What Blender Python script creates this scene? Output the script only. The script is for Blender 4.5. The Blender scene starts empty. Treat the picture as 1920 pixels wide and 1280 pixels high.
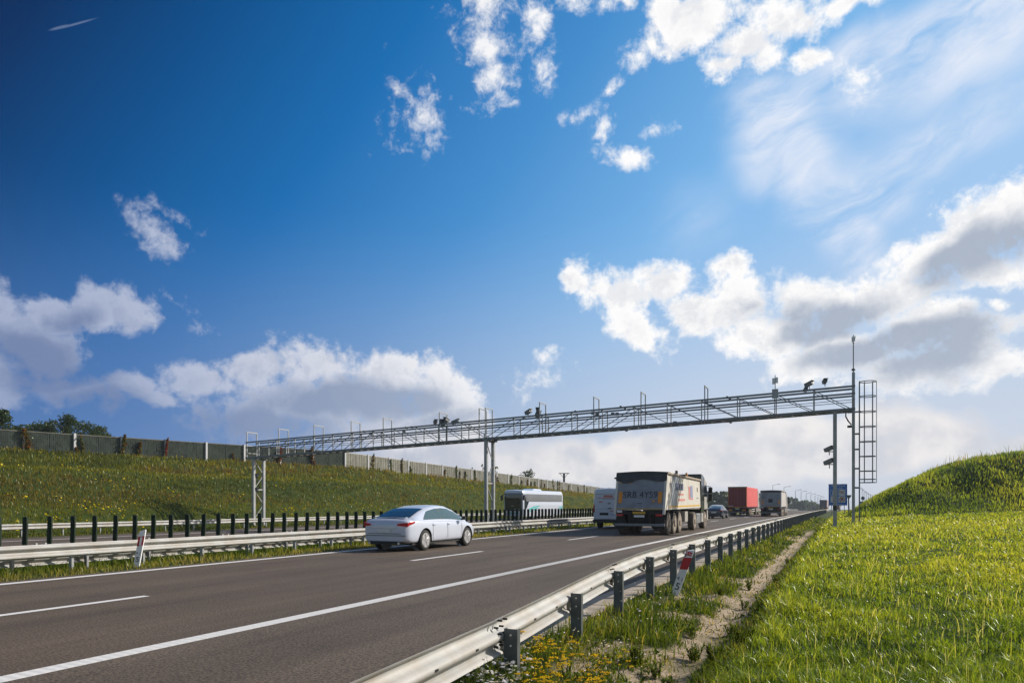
import bpy, math, random
import numpy as np
from mathutils import Vector, Matrix
R = math.radians
sc = bpy.context.scene
COL = sc.collection
random.seed(7); rng = np.random.default_rng(11)

# ------------------------------------------------------------------ camera
F = 1326.0; CX = 960.0; HY = 944.0        # focal length in photo pixels, horizon row
PHI = R(24.6); CS, SN = math.cos(PHI), math.sin(PHI)
EYE = 1.5
cam = bpy.data.objects.new("camera", bpy.data.cameras.new("camera")); COL.objects.link(cam)
cam.data.sensor_width = 36; cam.data.lens = 36 * F / 1920
cam.data.shift_y = (HY - 640) / 1920
cam.data.clip_start = 0.05; cam.data.clip_end = 20000
cam.location = (0, 0, EYE); cam.rotation_euler = (R(90), 0, PHI)
sc.camera = cam
sc.view_settings.view_transform = 'Standard'; sc.view_settings.look = 'None'
sc.view_settings.exposure = 0.0; sc.view_settings.gamma = 1.0
sc.render.engine = 'CYCLES'
sc.cycles.max_bounces = 6; sc.cycles.diffuse_bounces = 2; sc.cycles.transparent_max_bounces = 8

# ------------------------------------------------------------------ sun
SUN_AZ = R(47); SUN_EL = R(31)            # azimuth measured from +Y (road direction) towards +X
sdir = Vector((math.sin(SUN_AZ) * math.cos(SUN_EL), math.cos(SUN_AZ) * math.cos(SUN_EL), math.sin(SUN_EL)))
sl = bpy.data.lights.new("sun", 'SUN'); sl.energy = 5.0; sl.angle = R(0.55); sl.color = (1.0, 0.93, 0.82)
so = bpy.data.objects.new("sun", sl); COL.objects.link(so)
so.rotation_euler = sdir.to_track_quat('Z', 'Y').to_euler(); so.location = (60, 60, 80)

# ------------------------------------------------------------------ sky
W = bpy.data.worlds.new("World"); sc.world = W; W.use_nodes = True
nt = W.node_tree; nt.nodes.clear()
def N(t, **k):
    n = nt.nodes.new(t)
    for a, b in k.items(): setattr(n, a, b)
    return n
def LK(a, b): nt.links.new(a, b)
def setin(n, i, v):
    if hasattr(v, 'is_linked') or isinstance(v, bpy.types.NodeSocket): LK(v, n.inputs[i])
    else: n.inputs[i].default_value = v
def MA(op, a, b=0.0, c=0.0, clamp=False):
    n = N('ShaderNodeMath', operation=op, use_clamp=clamp); setin(n, 0, a)
    if op not in ('ABSOLUTE', 'ARCTANGENT', 'ARCSINE', 'SQRT'): setin(n, 1, b)
    if op in ('MULTIPLY_ADD', 'SMOOTH_MAX', 'SMOOTH_MIN'): setin(n, 2, c)
    return n.outputs[0]
def VM(op, a, b=None):
    n = N('ShaderNodeVectorMath', operation=op); setin(n, 0, a)
    if b is not None: setin(n, 1, b)
    return n
def SMOOTH(v, a, b):
    n = N('ShaderNodeMapRange', interpolation_type='SMOOTHSTEP'); setin(n, 0, v)
    n.inputs[1].default_value = a; n.inputs[2].default_value = b; return n.outputs[0]
def MIX(f, a, b, mode='MIX'):
    n = N('ShaderNodeMix', data_type='RGBA', blend_type=mode); setin(n, 0, f)
    for i, v in ((6, a), (7, b)):
        if isinstance(v, tuple): n.inputs[i].default_value = (*v, 1)
        else: LK(v, n.inputs[i])
    return n.outputs[2]
tc = N('ShaderNodeTexCoord'); D3 = tc.outputs['Generated']
sep = N('ShaderNodeSeparateXYZ'); LK(D3, sep.inputs[0])
# heading 0 = the direction 24.6 degrees left of the road
h_x = MA('ADD', MA('MULTIPLY', sep.outputs[0], CS), MA('MULTIPLY', sep.outputs[1], SN))
h_y = MA('ADD', MA('MULTIPLY', sep.outputs[0], -SN), MA('MULTIPLY', sep.outputs[1], CS))
az = MA('ARCTAN2', h_x, h_y); el = MA('ARCSINE', sep.outputs[2])
comb = N('ShaderNodeCombineXYZ'); LK(az, comb.inputs[0]); LK(el, comb.inputs[1])
AE = comb.outputs[0]
def ae(px, py):
    dx, dz = px - CX, HY - py
    return math.atan2(dx, F), math.atan2(dz, math.hypot(F, dx))
def noise(vec, scale, detail=5, rough=0.55, dist=0.0):
    n = N('ShaderNodeTexNoise'); n.noise_dimensions = '3D'; LK(vec, n.inputs['Vector'])
    n.inputs['Scale'].default_value = scale; n.inputs['Detail'].default_value = detail
    n.inputs['Roughness'].default_value = rough; n.inputs['Distortion'].default_value = dist
    return n
# domain warp so that the outlines billow
wn = noise(D3, 7.0, 3, 0.6)
wv = VM('SCALE', VM('SUBTRACT', wn.outputs['Color'], (0.5, 0.5, 0.5)).outputs[0]); wv.inputs['Scale'].default_value = 0.075
AEW = VM('ADD', AE, wv.outputs[0]).outputs[0]
def blob_field(blobs, src, k=0.12):
    acc = None
    for b in blobs:
        cx, cy, rx, ry = b[:4]; rot = b[4] if len(b) > 4 else 0; amp = b[5] if len(b) > 5 else 1.0
        a, e = ae(cx, cy); a1, e1 = ae(cx + 1, cy); a2, e2 = ae(cx, cy - 1)
        m = N('ShaderNodeMapping', vector_type='TEXTURE')
        if acc is None: LK(src, m.inputs[0])
        else:                                   # keeps the evaluation one blob at a time
            q = N('ShaderNodeVectorMath', operation='MULTIPLY_ADD'); LK(acc, q.inputs[0]); q.inputs[1].default_value = (1e-7,) * 3; LK(src, q.inputs[2]); LK(q.outputs[0], m.inputs[0])
        m.inputs[1].default_value = (a, e, 0); m.inputs[2].default_value = (0, 0, R(rot))
        cr, sr = abs(math.cos(R(rot))), abs(math.sin(R(rot)))
        ka, ke = a1 - a, e2 - e
        m.inputs[3].default_value = (rx * (ka * cr + ke * sr), ry * (ke * cr + ka * sr), 1)
        ln = VM('LENGTH', m.outputs[0]).outputs['Value']
        v = MA('MULTIPLY_ADD', ln, -amp, amp)
        v = MA('MAXIMUM', v, -1.4)
        acc = v if acc is None else MA('SMOOTH_MAX', acc, v, k)
    return acc
cumulus = [
 (215, 572, 78, 52, -8), (105, 580, 78, 48), (15, 610, 95, 80), (95, 650, 100, 62), (-60, 700, 130, 90),
 (150, 730, 155, 42, 0, .75), (245, 720, 60, 28, 0, .8),
 (475, 690, 90, 50, 8), (390, 715, 90, 42, 5), (610, 690, 105, 52), (730, 700, 100, 52), (835, 735, 85, 52, -20), (600, 750, 260, 70), (860, 790, 110, 55), (480, 770, 160, 60, 0, .9), (310, 735, 70, 28, 0, .8), (720, 800, 200, 50, 0, .8),
 (1300, 40, 120, 72), (1400, 80, 120, 66), (1480, 40, 100, 62), (1350, 120, 60, 46), (1250, 20, 66, 48), (1170, 8, 30, 26, 0, .9), (1590, -5, 70, 36), (1520, 110, 50, 34),
 (1082, 530, 30, 34), (1160, 560, 88, 52, -10), (1232, 540, 92, 56), (1190, 610, 66, 36, -30), (1310, 600, 76, 32), (1368, 512, 46, 30, 10), (1400, 570, 100, 62), (1500, 570, 100, 54), (1580, 580, 110, 66), (1460, 640, 100, 66), (1600, 660, 160, 64), (1730, 620, 150, 90), (1830, 650, 120, 76), (1900, 620, 50, 46), (1680, 555, 110, 50),
 (1290, 590, 70, 40), (1500, 690, 110, 44), (1700, 695, 170, 52), (1860, 690, 120, 50), (1640, 580, 170, 66), (1420, 640, 70, 50), (1840, 440, 130, 76, 26), (1905, 400, 80, 66, 20), (1740, 495, 110, 56, 10), (1880, 515, 120, 48), (1700, 550, 120, 40), (2000, 450, 120, 120),
 (1880, 570, 40, 20, 0, .6)]
wisps = [(274, 428, 54, 33, -24, .95), (325, 410, 50, 15, -24, .6), (382, 612, 30, 24, -40, .5), (1020, 668, 34, 30, 0, .9), (988, 708, 60, 40, 20, .7),
 (915, 30, 80, 66, 0, 1.1), (930, 95, 76, 56, 0, 1.05), (1010, 75, 38, 66, 0, .95), (935, 146, 60, 48, 0, .95), (1022, 145, 24, 54, 10, .8), (1075, 14, 32, 36, 0, .75), (785, 205, 66, 56, 30, .72), (738, 158, 36, 26, 0, .62), (875, 215, 34, 18, 40, .5), (945, 190, 40, 24, -20, .6),
 (1180, 290, 66, 40, 0, 1.15), (1138, 240, 36, 34, 0, .8), (1225, 236, 48, 22, -20, .9), (1092, 220, 56, 20, 8, .75), (1145, 163, 28, 13, 40, .7), (1187, 88, 46, 36, 20, 1.0), (1130, 265, 22, 40, 0, .6), (1615, 140, 54, 40, -40, .9), (1150, 12, 44, 30, 0, .9), (1560, 30, 90, 60, 0, .8), (500, 660, 60, 30, 0, .5), (1090, 505, 30, 40, 0, .7)]
base_cl = [(1260, 870, 330, 75, 0, .8), (1690, 810, 150, 62, -12, .9), (1600, 850, 240, 60, 0, .9), (1130, 850, 200, 50, 0, .6), (1910, 850, 70, 34, 0, .8), (820, 850, 260, 60, 0, .5), (1000, 880, 300, 45, 0, .7), (1480, 800, 170, 36, 0, .6)]
grey = [(640, 748, 210, 44, 4), (760, 745, 110, 34, -5), (500, 790, 240, 50, 0, .8), (60, 655, 130, 56), (100, 700, 160, 50), (150, 590, 60, 22, 20, .5), (180, 745, 160, 40, 0, .8),
 (1770, 655, 160, 60, 8), (1560, 612, 120, 40, 14), (1640, 655, 180, 34, 8), (1420, 585, 70, 30, 0, .35), (1850, 478, 150, 54, 22), (1790, 500, 110, 36, 16), (1900, 440, 80, 50, 0, .8), (1500, 600, 90, 40, 0, .5), (850, 790, 120, 40, 0, .5)]
cirrus = [(1590, 440, 60, 130, 12, 1.0), (1460, 250, 70, 120, -50, 1.0), (1620, 360, 140, 100, 0, 1.0), (1530, 330, 60, 120, 40, .9), (1820, 60, 240, 110, 20, .9), (1740, 70, 260, 78, 22), (1600, 110, 140, 60, 20, .8), (1440, 230, 90, 90, -40, .75), (1520, 300, 70, 130, 42, 1.0), (1600, 350, 150, 76, 12, .9), (1570, 420, 60, 90, 20, .9), (1700, 300, 220, 60, 14, .8), (1850, 200, 180, 70, 16, .5), (1410, 190, 90, 50, 20, .7), (1300, 420, 120, 100, 0, .3), (1900, 40, 160, 90, 20, .7), (1780, 250, 220, 80, 10, .55)]
nb = noise(D3, 17.0, 7, 0.62, 0.2)
nf = noise(D3, 75.0, 4, 0.65, 0.3)
n1 = MA('SUBTRACT', nb.outputs[0], 0.5); n2 = MA('SUBTRACT', nf.outputs[0], 0.5)
fb = MA('ADD', MA('MULTIPLY', n1, 2.1), MA('MULTIPLY', n2, 0.75))
cum = blob_field(cumulus, AEW)
dens = MA('ADD', cum, MA('ADD', fb, 0.04))
wf = MA('ADD', blob_field(wisps, AEW, .15), MA('ADD', MA('MULTIPLY', n1, 3.0), MA('MULTIPLY', n2, 1.6)))
a_wsp = MA('MULTIPLY', SMOOTH(wf, 0.12, 1.25), 0.97)
a_cum = MA('MAXIMUM', SMOOTH(dens, 0.02, 0.60), a_wsp)
# relief: cloud noise sampled again a little way towards the sun
dsh = VM('ADD', D3, tuple(0.016 * c for c in sdir))
nbs = noise(dsh.outputs[0], 17.0, 7, 0.62, 0.2)
relief = SMOOTH(MA('SUBTRACT', nbs.outputs[0], nb.outputs[0]), -0.04, 0.10)
# pale bank of cloud low down
nlow = noise(AE, 11.0, 5, 0.55)
lowf = MA('ADD', blob_field(base_cl, AEW, .2), MA('MULTIPLY', MA('SUBTRACT', nlow.outputs[0], 0.45), 1.1))
a_low = MA('MULTIPLY', SMOOTH(lowf, 0.04, 0.40), 0.92)
# cirrus: streaky noise, drawn out along one heading
mp = N('ShaderNodeMapping', vector_type='TEXTURE'); LK(AEW, mp.inputs[0]); mp.inputs[2].default_value = (0, 0, R(18)); mp.inputs[3].default_value = (3.2, 0.9, 1)
nc = noise(mp.outputs[0], 15.0, 6, 0.62, 0.5)
cirf = MA('MULTIPLY', SMOOTH(blob_field(cirrus, AEW, .25), -0.05, 0.8), SMOOTH(nc.outputs[0], 0.25, 0.66))
a_cir = MA('MULTIPLY', cirf, 0.95)
# thin vapour trail
trail = MA('MULTIPLY', SMOOTH(blob_field([(112, 52, 22, 2.4, 27), (140, 46, 46, 1.8, 27)], AE, .02), 0.0, 0.6), 0.16)

# clear air: deep polarised blue far from the sun, paler towards it and the horizon
sx = MA('MULTIPLY', az, 0.66)
s = MA('ADD', MA('ADD', sx, 0.87), MA('MULTIPLY', el, -0.60))
s = MA('ADD', s, MA('MULTIPLY', MA('MULTIPLY', az, az), -0.10))
ramp = N('ShaderNodeValToRGB'); setin(ramp, 0, s)
cr = ramp.color_ramp
pts = [(0.0, (.0012, .0130, .055)), (0.12, (.0016, .028, .115)), (0.26, (.0016, .080, .27)), (0.42, (.008, .150, .44)), (0.60, (.060, .270, .62)), (0.80, (.19, .46, .82)), (1.0, (.36, .58, .88))]
while len(cr.elements) < len(pts): cr.elements.new(0.5)
for e_, (p_, c_) in zip(cr.elements, pts): e_.position = p_; e_.color = (*c_, 1)
hz = SMOOTH(el, 0.40, -0.01)
hcol = MIX(SMOOTH(az, -0.60, 0.35), (.10, .205, .46), (.66, .69, .76))
air = MIX(MA('MULTIPLY', hz, 0.93), ramp.outputs[0], hcol)
side = SMOOTH(az, -0.62, 0.12)                       # clouds near the sun are brighter
warmlow = SMOOTH(el, 0.20, 0.0)
lit = MIX(side, (.40, .46, .63), (1.06, 1.04, 1.02))
lit = MIX(MA('MULTIPLY', warmlow, 0.45), lit, MIX(side, (.20, .27, .47), (.86, .82, .79)))
shade = MIX(side, (.165, .225, .40), (.36, .42, .53))
gf = blob_field(grey, AEW, .15)
g = SMOOTH(MA('ADD', gf, MA('ADD', MA('MULTIPLY', n1, 1.1), MA('MULTIPLY', n2, 0.25))), -0.10, 0.62)
thick = MA('MULTIPLY', SMOOTH(dens, 0.35, 1.3), 0.20)
mid_ = MIX(0.26, lit, shade)
lit2 = MIX(MA('MULTIPLY', relief, SMOOTH(dens, 0.15, 0.6)), lit, mid_)
ccol = MIX(MA('MAXIMUM', MA('MULTIPLY', g, 0.92), thick), lit2, shade)
lowc = MIX(MA('MULTIPLY', SMOOTH(nlow.outputs[0], .40, .64), .8), MIX(side, (.25, .33, .52), (.92, .88, .86)), MIX(side, (.20, .27, .46), (.58, .61, .68)))
sky = MIX(a_cir, air, (.80, .85, .96))
sky = MIX(trail, sky, (.6, .75, 1.0))
sky = MIX(a_low, sky, lowc)
a_c2 = MA('MULTIPLY', a_cum, MIX(SMOOTH(el, 0.22, 0.06), (.97, .97, .97), (.72, .72, .72)))
sky = MIX(a_c2, sky, ccol)
nish = N('ShaderNodeTexSky', sky_type='NISHITA'); nish.sun_disc = False
nish.sun_elevation = SUN_EL; nish.sun_rotation = SUN_AZ; nish.air_density = 1.0; nish.dust_density = 1.5
nsc = VM('SCALE', nish.outputs[0]); nsc.inputs['Scale'].default_value = 0.10
front = SMOOTH(h_y, 0.25, 0.55)
bgn = N('ShaderNodeBackground'); LK(nsc.outputs[0], bgn.inputs[0])
bgs = N('ShaderNodeBackground'); LK(sky, bgs.inputs[0])
keep = MA('MULTIPLY', MA('MULTIPLY', front, SMOOTH(el, 1.0, 0.80)), SMOOTH(el, -0.06, -0.03))
mxs = N('ShaderNodeMixShader'); LK(keep, mxs.inputs[0]); LK(bgn.outputs[0], mxs.inputs[1]); LK(bgs.outputs[0], mxs.inputs[2])
ow = N('ShaderNodeOutputWorld'); LK(mxs.outputs[0], ow.inputs[0])
W.cycles.sampling_method = 'MANUAL'; W.cycles.sample_map_resolution = 256

# ================================================================== helpers
CURV = 4.7e-5
def zr(t):
    t = np.asarray(t, float)
    return np.where(t < 300, -1.3e-5 * t * t, -1.17 - 0.0078 * (t - 300))
def XW(L, t): return -L + CURV * t * t if not isinstance(t, np.ndarray) else -L + CURV * t ** 2
def heading(t): return -math.atan(2 * CURV * t)
def Lpx(px, t0):
    """offset left of the eye for an image column, on the line t = t0 (layout measurements)"""
    dx = 1567 - px; return CS * t0 * dx / (F / CS - SN * dx)

_perm = rng.random((512, 512))
def vnoise(x, y, sc_):
    x = np.asarray(x) / sc_ + 1000.3; y = np.asarray(y) / sc_ + 2000.7
    xi = np.floor(x).astype(int); yi = np.floor(y).astype(int); fx = x - xi; fy = y - yi
    fx = fx * fx * (3 - 2 * fx); fy = fy * fy * (3 - 2 * fy)
    g = lambda a, b: _perm[a % 512, b % 512]
    return (g(xi, yi) * (1 - fx) + g(xi + 1, yi) * fx) * (1 - fy) + (g(xi, yi + 1) * (1 - fx) + g(xi + 1, yi + 1) * fx) * fy
def fbm(x, y, s, o=4):
    v = 0; a = 0.5
    for i in range(o): v = v + a * vnoise(x + 17 * i, y - 31 * i, s / 2 ** i); a *= 0.5
    return v / (1 - 0.5 ** o)
def sst(v, a, b):
    q = np.clip((np.asarray(v, float) - a) / (b - a), 0, 1); return q * q * (3 - 2 * q)

def tag(o, label=None, cat=None, group=None, kind=None):
    for k, v in (('label', label), ('category', cat), ('group', group), ('kind', kind)):
        if v: o[k] = v
    return o
def empty(name, loc, rz, label, cat, group=None):
    o = bpy.data.objects.new(name, None); COL.objects.link(o); o.location = loc; o.rotation_euler = (0, 0, rz)
    o.empty_display_size = 0.2
    return tag(o, label, cat, group)
def placed(name, L, t, label, cat, group=None, z=None, back=False):
    return empty(name, (XW(L, t), t, float(zr(t)) if z is None else z), heading(t) + (math.pi if back else 0), label, cat, group)

class MB:
    def __init__(s): s.v = []; s.f = []; s.m = []
    def add(s, vs, fs, mi=0):
        b = len(s.v); s.v += [tuple(p) for p in vs]; s.f += [tuple(b + i for i in f) for f in fs]; s.m += [mi] * len(fs); return s
    def box(s, x0, x1, y0, y1, z0, z1, mi=0):
        return s.add([(x0, y0, z0), (x1, y0, z0), (x1, y1, z0), (x0, y1, z0), (x0, y0, z1), (x1, y0, z1), (x1, y1, z1), (x0, y1, z1)],
                     [(0, 3, 2, 1), (4, 5, 6, 7), (0, 1, 5, 4), (1, 2, 6, 5), (2, 3, 7, 6), (3, 0, 4, 7)], mi)
    def bar(s, p, q, w, h=None, mi=0, up=(0, 0, 1)):
        h = h or w; p = Vector(p); q = Vector(q); d = (q - p).normalized(); u = Vector(up)
        if abs(d.dot(u)) > 0.98: u = Vector((0, 1, 0))
        a = d.cross(u).normalized() * (w / 2); b = a.cross(d).normalized() * (h / 2)
        vs = [p - a - b, p + a - b, p + a + b, p - a + b, q - a - b, q + a - b, q + a + b, q - a + b]
        return s.add(vs, [(0, 1, 2, 3), (7, 6, 5, 4), (0, 4, 5, 1), (1, 5, 6, 2), (2, 6, 7, 3), (3, 7, 4, 0)], mi)
    def tube(s, p, q, r, r2=None, n=8, mi=0, cap=True):
        r2 = r if r2 is None else r2; p = Vector(p); q = Vector(q); d = (q - p).normalized()
        u = Vector((0, 0, 1)) if abs(d.z) < 0.9 else Vector((1, 0, 0))
        a = d.cross(u).normalized(); b = d.cross(a).normalized(); vs = []
        for c_, rr in ((p, r), (q, r2)):
            for k in range(n):
                an = 2 * math.pi * k / n; vs.append(c_ + a * (rr * math.cos(an)) + b * (rr * math.sin(an)))
        fs = [(k, (k + 1) % n, n + (k + 1) % n, n + k) for k in range(n)]
        if cap: fs += [tuple(range(n))[::-1], tuple(range(n, 2 * n))]
        return s.add(vs, fs, mi)
    def path(s, pts, r, n=6, mi=0):
        for a, b in zip(pts[:-1], pts[1:]): s.tube(a, b, r, n=n, mi=mi)
        return s
    def ring(s, c, r, th, axis='z', n=20, mi=0, a0=0, a1=2 * math.pi):
        c = Vector(c); P = []
        for k in range(n + 1):
            an = a0 + (a1 - a0) * k / n; u, w = r * math.cos(an), r * math.sin(an)
            P.append(c + (Vector((u, w, 0)) if axis == 'z' else Vector((0, u, w)) if axis == 'x' else Vector((u, 0, w))))
        return s.path(P, th, 5, mi)
    def prism(s, poly, axis, a, b, mi=0):
        n = len(poly)
        def P(p, w): return (w, p[0], p[1]) if axis == 'x' else (p[0], w, p[1]) if axis == 'y' else (p[0], p[1], w)
        vs = [P(p, a) for p in poly] + [P(p, b) for p in poly]
        return s.add(vs, [tuple(range(n)), tuple(range(n, 2 * n))[::-1]] + [(k, n + k, n + (k + 1) % n, (k + 1) % n) for k in range(n)], mi)
    def loft(s, rings, cap=True, closed=True, mi=0):
        n = len(rings[0]); vs = [p for r in rings for p in r]; fs = []
        for i in range(len(rings) - 1):
            for k in range(n if closed else n - 1):
                k2 = (k + 1) % n; fs.append((i * n + k, i * n + k2, (i + 1) * n + k2, (i + 1) * n + k))
        if cap: fs += [tuple(range(n))[::-1], tuple((len(rings) - 1) * n + k for k in range(n))]
        return s.add(vs, fs, mi)
    def lathe_x(s, prof, x0, y0, z0, n=24, mi=0):
        """prof: (x, radius) pairs turned about the x axis"""
        rings = [[(x0 + x, y0 + r * math.cos(2 * math.pi * k / n), z0 + r * math.sin(2 * math.pi * k / n)) for k in range(n)] for x, r in prof]
        return s.loft(rings, cap=True, mi=mi)
    def grid(s, fn, nu, nv, mi=0):
        vs = [fn(i / nu, j / nv) for i in range(nu + 1) for j in range(nv + 1)]
        return s.add(vs, [(i * (nv + 1) + j, (i + 1) * (nv + 1) + j, (i + 1) * (nv + 1) + j + 1, i * (nv + 1) + j + 1) for i in range(nu) for j in range(nv)], mi)
    def build(s, name, mats, parent=None, smooth=35, bevel=0, fix=True, loc=None):
        me = bpy.data.meshes.new(name); me.from_pydata(s.v, [], s.f); me.update()
        mats = mats if isinstance(mats, (list, tuple)) else [mats]
        for m in mats: me.materials.append(m)
        me.polygons.foreach_set('material_index', s.m)
        if fix:
            import bmesh
            bm = bmesh.new(); bm.from_mesh(me); bmesh.ops.recalc_face_normals(bm, faces=bm.faces); bm.to_mesh(me); bm.free()
        if smooth:
            me.polygons.foreach_set('use_smooth', [True] * len(me.polygons)); me.set_sharp_from_angle(angle=R(smooth))
        o = bpy.data.objects.new(name, me); COL.objects.link(o)
        if parent is not None: o.parent = parent
        if loc is not None: o.location = loc
        if bevel:
            b = o.modifiers.new('bevel', 'BEVEL'); b.width = bevel; b.segments = 2; b.limit_method = 'ANGLE'
        return o

def text_mesh(name, body, size, mat_, parent, origin, xdir, ydir, depth=0.004, align='CENTER', squeeze=1.0):
    cu = bpy.data.curves.new(name, 'FONT'); cu.body = body; cu.size = size; cu.align_x = align; cu.align_y = 'CENTER'; cu.extrude = depth
    ob = bpy.data.objects.new(name, cu); COL.objects.link(ob)
    me = bpy.data.meshes.new_from_object(ob.evaluated_get(bpy.context.evaluated_depsgraph_get()))
    bpy.data.objects.remove(ob); me.materials.clear(); me.materials.append(mat_)
    X = Vector(xdir).normalized(); Y = Vector(ydir).normalized(); Z = X.cross(Y)
    M_ = Matrix((X, Y, Z)).transposed().to_4x4(); M_.translation = Vector(origin)
    me.transform(M_ @ Matrix.Diagonal((squeeze, 1, 1, 1)))
    o = bpy.data.objects.new(name, me); COL.objects.link(o); o.parent = parent
    return o

# ------------------------------------------------------------------ materials
def mat(name, col, rough=0.6, metal=0.0, var=0.12, scale=6.0, bump=0.0, bscale=40.0, dirt=None, dscale=3.0, dlo=0.45, dhi=0.75, spec=0.5, emis=None, coat=0.0):
    m = bpy.data.materials.new(name); m.use_nodes = True; t = m.node_tree; b = t.nodes['Principled BSDF']
    b.inputs['Roughness'].default_value = rough; b.inputs['Metallic'].default_value = metal
    b.inputs['Specular IOR Level'].default_value = spec; b.inputs['Coat Weight'].default_value = coat
    tc_ = t.nodes.new('ShaderNodeTexCoord')
    n = t.nodes.new('ShaderNodeTexNoise'); n.inputs['Scale'].default_value = scale; n.inputs['Detail'].default_value = 5
    t.links.new(tc_.outputs['Object'], n.inputs['Vector'])
    mr = t.nodes.new('ShaderNodeMapRange'); mr.inputs[1].default_value = .3; mr.inputs[2].default_value = .7
    mr.inputs[3].default_value = 1 - var; mr.inputs[4].default_value = 1 + var; t.links.new(n.outputs[0], mr.inputs[0])
    sc_ = t.nodes.new('ShaderNodeVectorMath'); sc_.operation = 'SCALE'; sc_.inputs[0].default_value = col; t.links.new(mr.outputs[0], sc_.inputs['Scale'])
    out = sc_.outputs[0]
    if dirt:
        n2_ = t.nodes.new('ShaderNodeTexNoise'); n2_.inputs['Scale'].default_value = dscale; n2_.inputs['Detail'].default_value = 7; n2_.inputs['Roughness'].default_value = .65
        t.links.new(tc_.outputs['Object'], n2_.inputs['Vector'])
        r2 = t.nodes.new('ShaderNodeMapRange'); r2.inputs[1].default_value = dlo; r2.inputs[2].default_value = dhi; t.links.new(n2_.outputs[0], r2.inputs[0])
        mx = t.nodes.new('ShaderNodeMix'); mx.data_type = 'RGBA'; t.links.new(r2.outputs[0], mx.inputs[0]); t.links.new(out, mx.inputs[6]); mx.inputs[7].default_value = (*dirt, 1); out = mx.outputs[2]
    t.links.new(out, b.inputs['Base Color'])
    if bump:
        n3 = t.nodes.new('ShaderNodeTexNoise'); n3.inputs['Scale'].default_value = bscale; n3.inputs['Detail'].default_value = 6
        t.links.new(tc_.outputs['Object'], n3.inputs['Vector'])
        bp = t.nodes.new('ShaderNodeBump'); bp.inputs['Strength'].default_value = bump; bp.inputs['Distance'].default_value = .02
        t.links.new(n3.outputs[0], bp.inputs['Height']); t.links.new(bp.outputs[0], b.inputs['Normal'])
    if emis: b.inputs['Emission Color'].default_value = (*emis, 1); b.inputs['Emission Strength'].default_value = 1.0
    return m
galv = mat('galvanised_steel', (.36, .37, .38), .45, .35, .12, 3, .05, 20, dirt=(.30, .29, .27), dscale=2)
galv_d = mat('weathered_steel', (.20, .21, .22), .55, .3, .15, 4, .05, 20)
rail_m = mat('rail_steel', (.41, .41, .40), .62, .08, .10, 3, .03, 20, dirt=(.33, .285, .235), dscale=2.2, dlo=.42, dhi=.75)
post_m = mat('post_steel', (.12, .135, .14), .5, .4, .18, 8, .04, 30)
bolt_m = mat('bolt_zinc', (.75, .75, .72), .35, .5, .05)
white_p = mat('white_plastic', (.80, .80, .80), .45, 0, .04, 6, dirt=(.5, .48, .42), dscale=7, dlo=.6, dhi=.85)
red_r = mat('red_reflector', (.50, .012, .02), .35, 0, .1, 30)
black = mat('black_matt', (.012, .012, .013), .6, 0, .2)
rubber = mat('rubber', (.025, .024, .023), .85, 0, .2, 12)
rubber_d = mat('dusty_rubber', (.16, .135, .11), .9, 0, .25, 10, dirt=(.05, .045, .04), dscale=5)
rim_s = mat('rim_silver', (.62, .62, .64), .3, .6, .05)
rim_d = mat('rim_dusty', (.33, .27, .21), .7, .1, .2, 9, dirt=(.12, .10, .08), dscale=8)
glass = mat('tinted_glass', (.015, .022, .026), .06, 0, .05, spec=.9)
glass_l = mat('light_glass', (.06, .10, .10), .08, 0, .1, spec=.9)
car_w = mat('car_white', (.56, .60, .70), .28, 0, .02, coat=.6)
car_n = mat('car_navy', (.018, .03, .065), .2, 0, .05, coat=.8)
lampred = mat('lamp_red', (.45, .008, .012), .25, 0, .1)
orange = mat('orange_reflector', (.75, .27, .012), .4, 0, .06)
plate_m = mat('number_plate', (.70, .70, .70), .5, 0, .04)
greenpl = mat('louvre_green', (.006, .020, .007), .8, 0, .35, 20, .3, 60)
conc = mat('concrete', (.42, .39, .36), .9, 0, .12, 5, .2, 30, dirt=(.28, .24, .2), dscale=4)
bark = mat('bark', (.07, .055, .04), .9, 0, .3, 10, .3, 30)

def leafmat(name, stops, trans=.45, tmul=(1.9, 1.75, .8), glo=.02):
    m = bpy.data.materials.new(name); m.use_nodes = True; t = m.node_tree; t.nodes.clear()
    at = t.nodes.new('ShaderNodeAttribute'); at.attribute_name = 'tint'
    rp = t.nodes.new('ShaderNodeValToRGB'); t.links.new(at.outputs['Fac'], rp.inputs[0]); c = rp.color_ramp
    while len(c.elements) < len(stops): c.elements.new(.5)
    for e_, (p_, c_) in zip(c.elements, stops): e_.position = p_; e_.color = (*c_, 1)
    d = t.nodes.new('ShaderNodeBsdfDiffuse'); tr = t.nodes.new('ShaderNodeBsdfTranslucent'); t.links.new(rp.outputs[0], d.inputs[0])
    hs = t.nodes.new('ShaderNodeVectorMath'); hs.operation = 'MULTIPLY'; hs.inputs[1].default_value = tmul; t.links.new(rp.outputs[0], hs.inputs[0]); t.links.new(hs.outputs[0], tr.inputs[0])
    gl = t.nodes.new('ShaderNodeBsdfGlossy'); gl.inputs['Roughness'].default_value = .38; gl.inputs[0].default_value = (.8, .85, .7, 1)
    m1 = t.nodes.new('ShaderNodeMixShader'); m1.inputs[0].default_value = trans; t.links.new(d.outputs[0], m1.inputs[1]); t.links.new(tr.outputs[0], m1.inputs[2])
    m2 = t.nodes.new('ShaderNodeMixShader'); m2.inputs[0].default_value = glo; t.links.new(m1.outputs[0], m2.inputs[1]); t.links.new(gl.outputs[0], m2.inputs[2])
    o = t.nodes.new('ShaderNodeOutputMaterial'); t.links.new(m2.outputs[0], o.inputs[0]); return m
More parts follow.
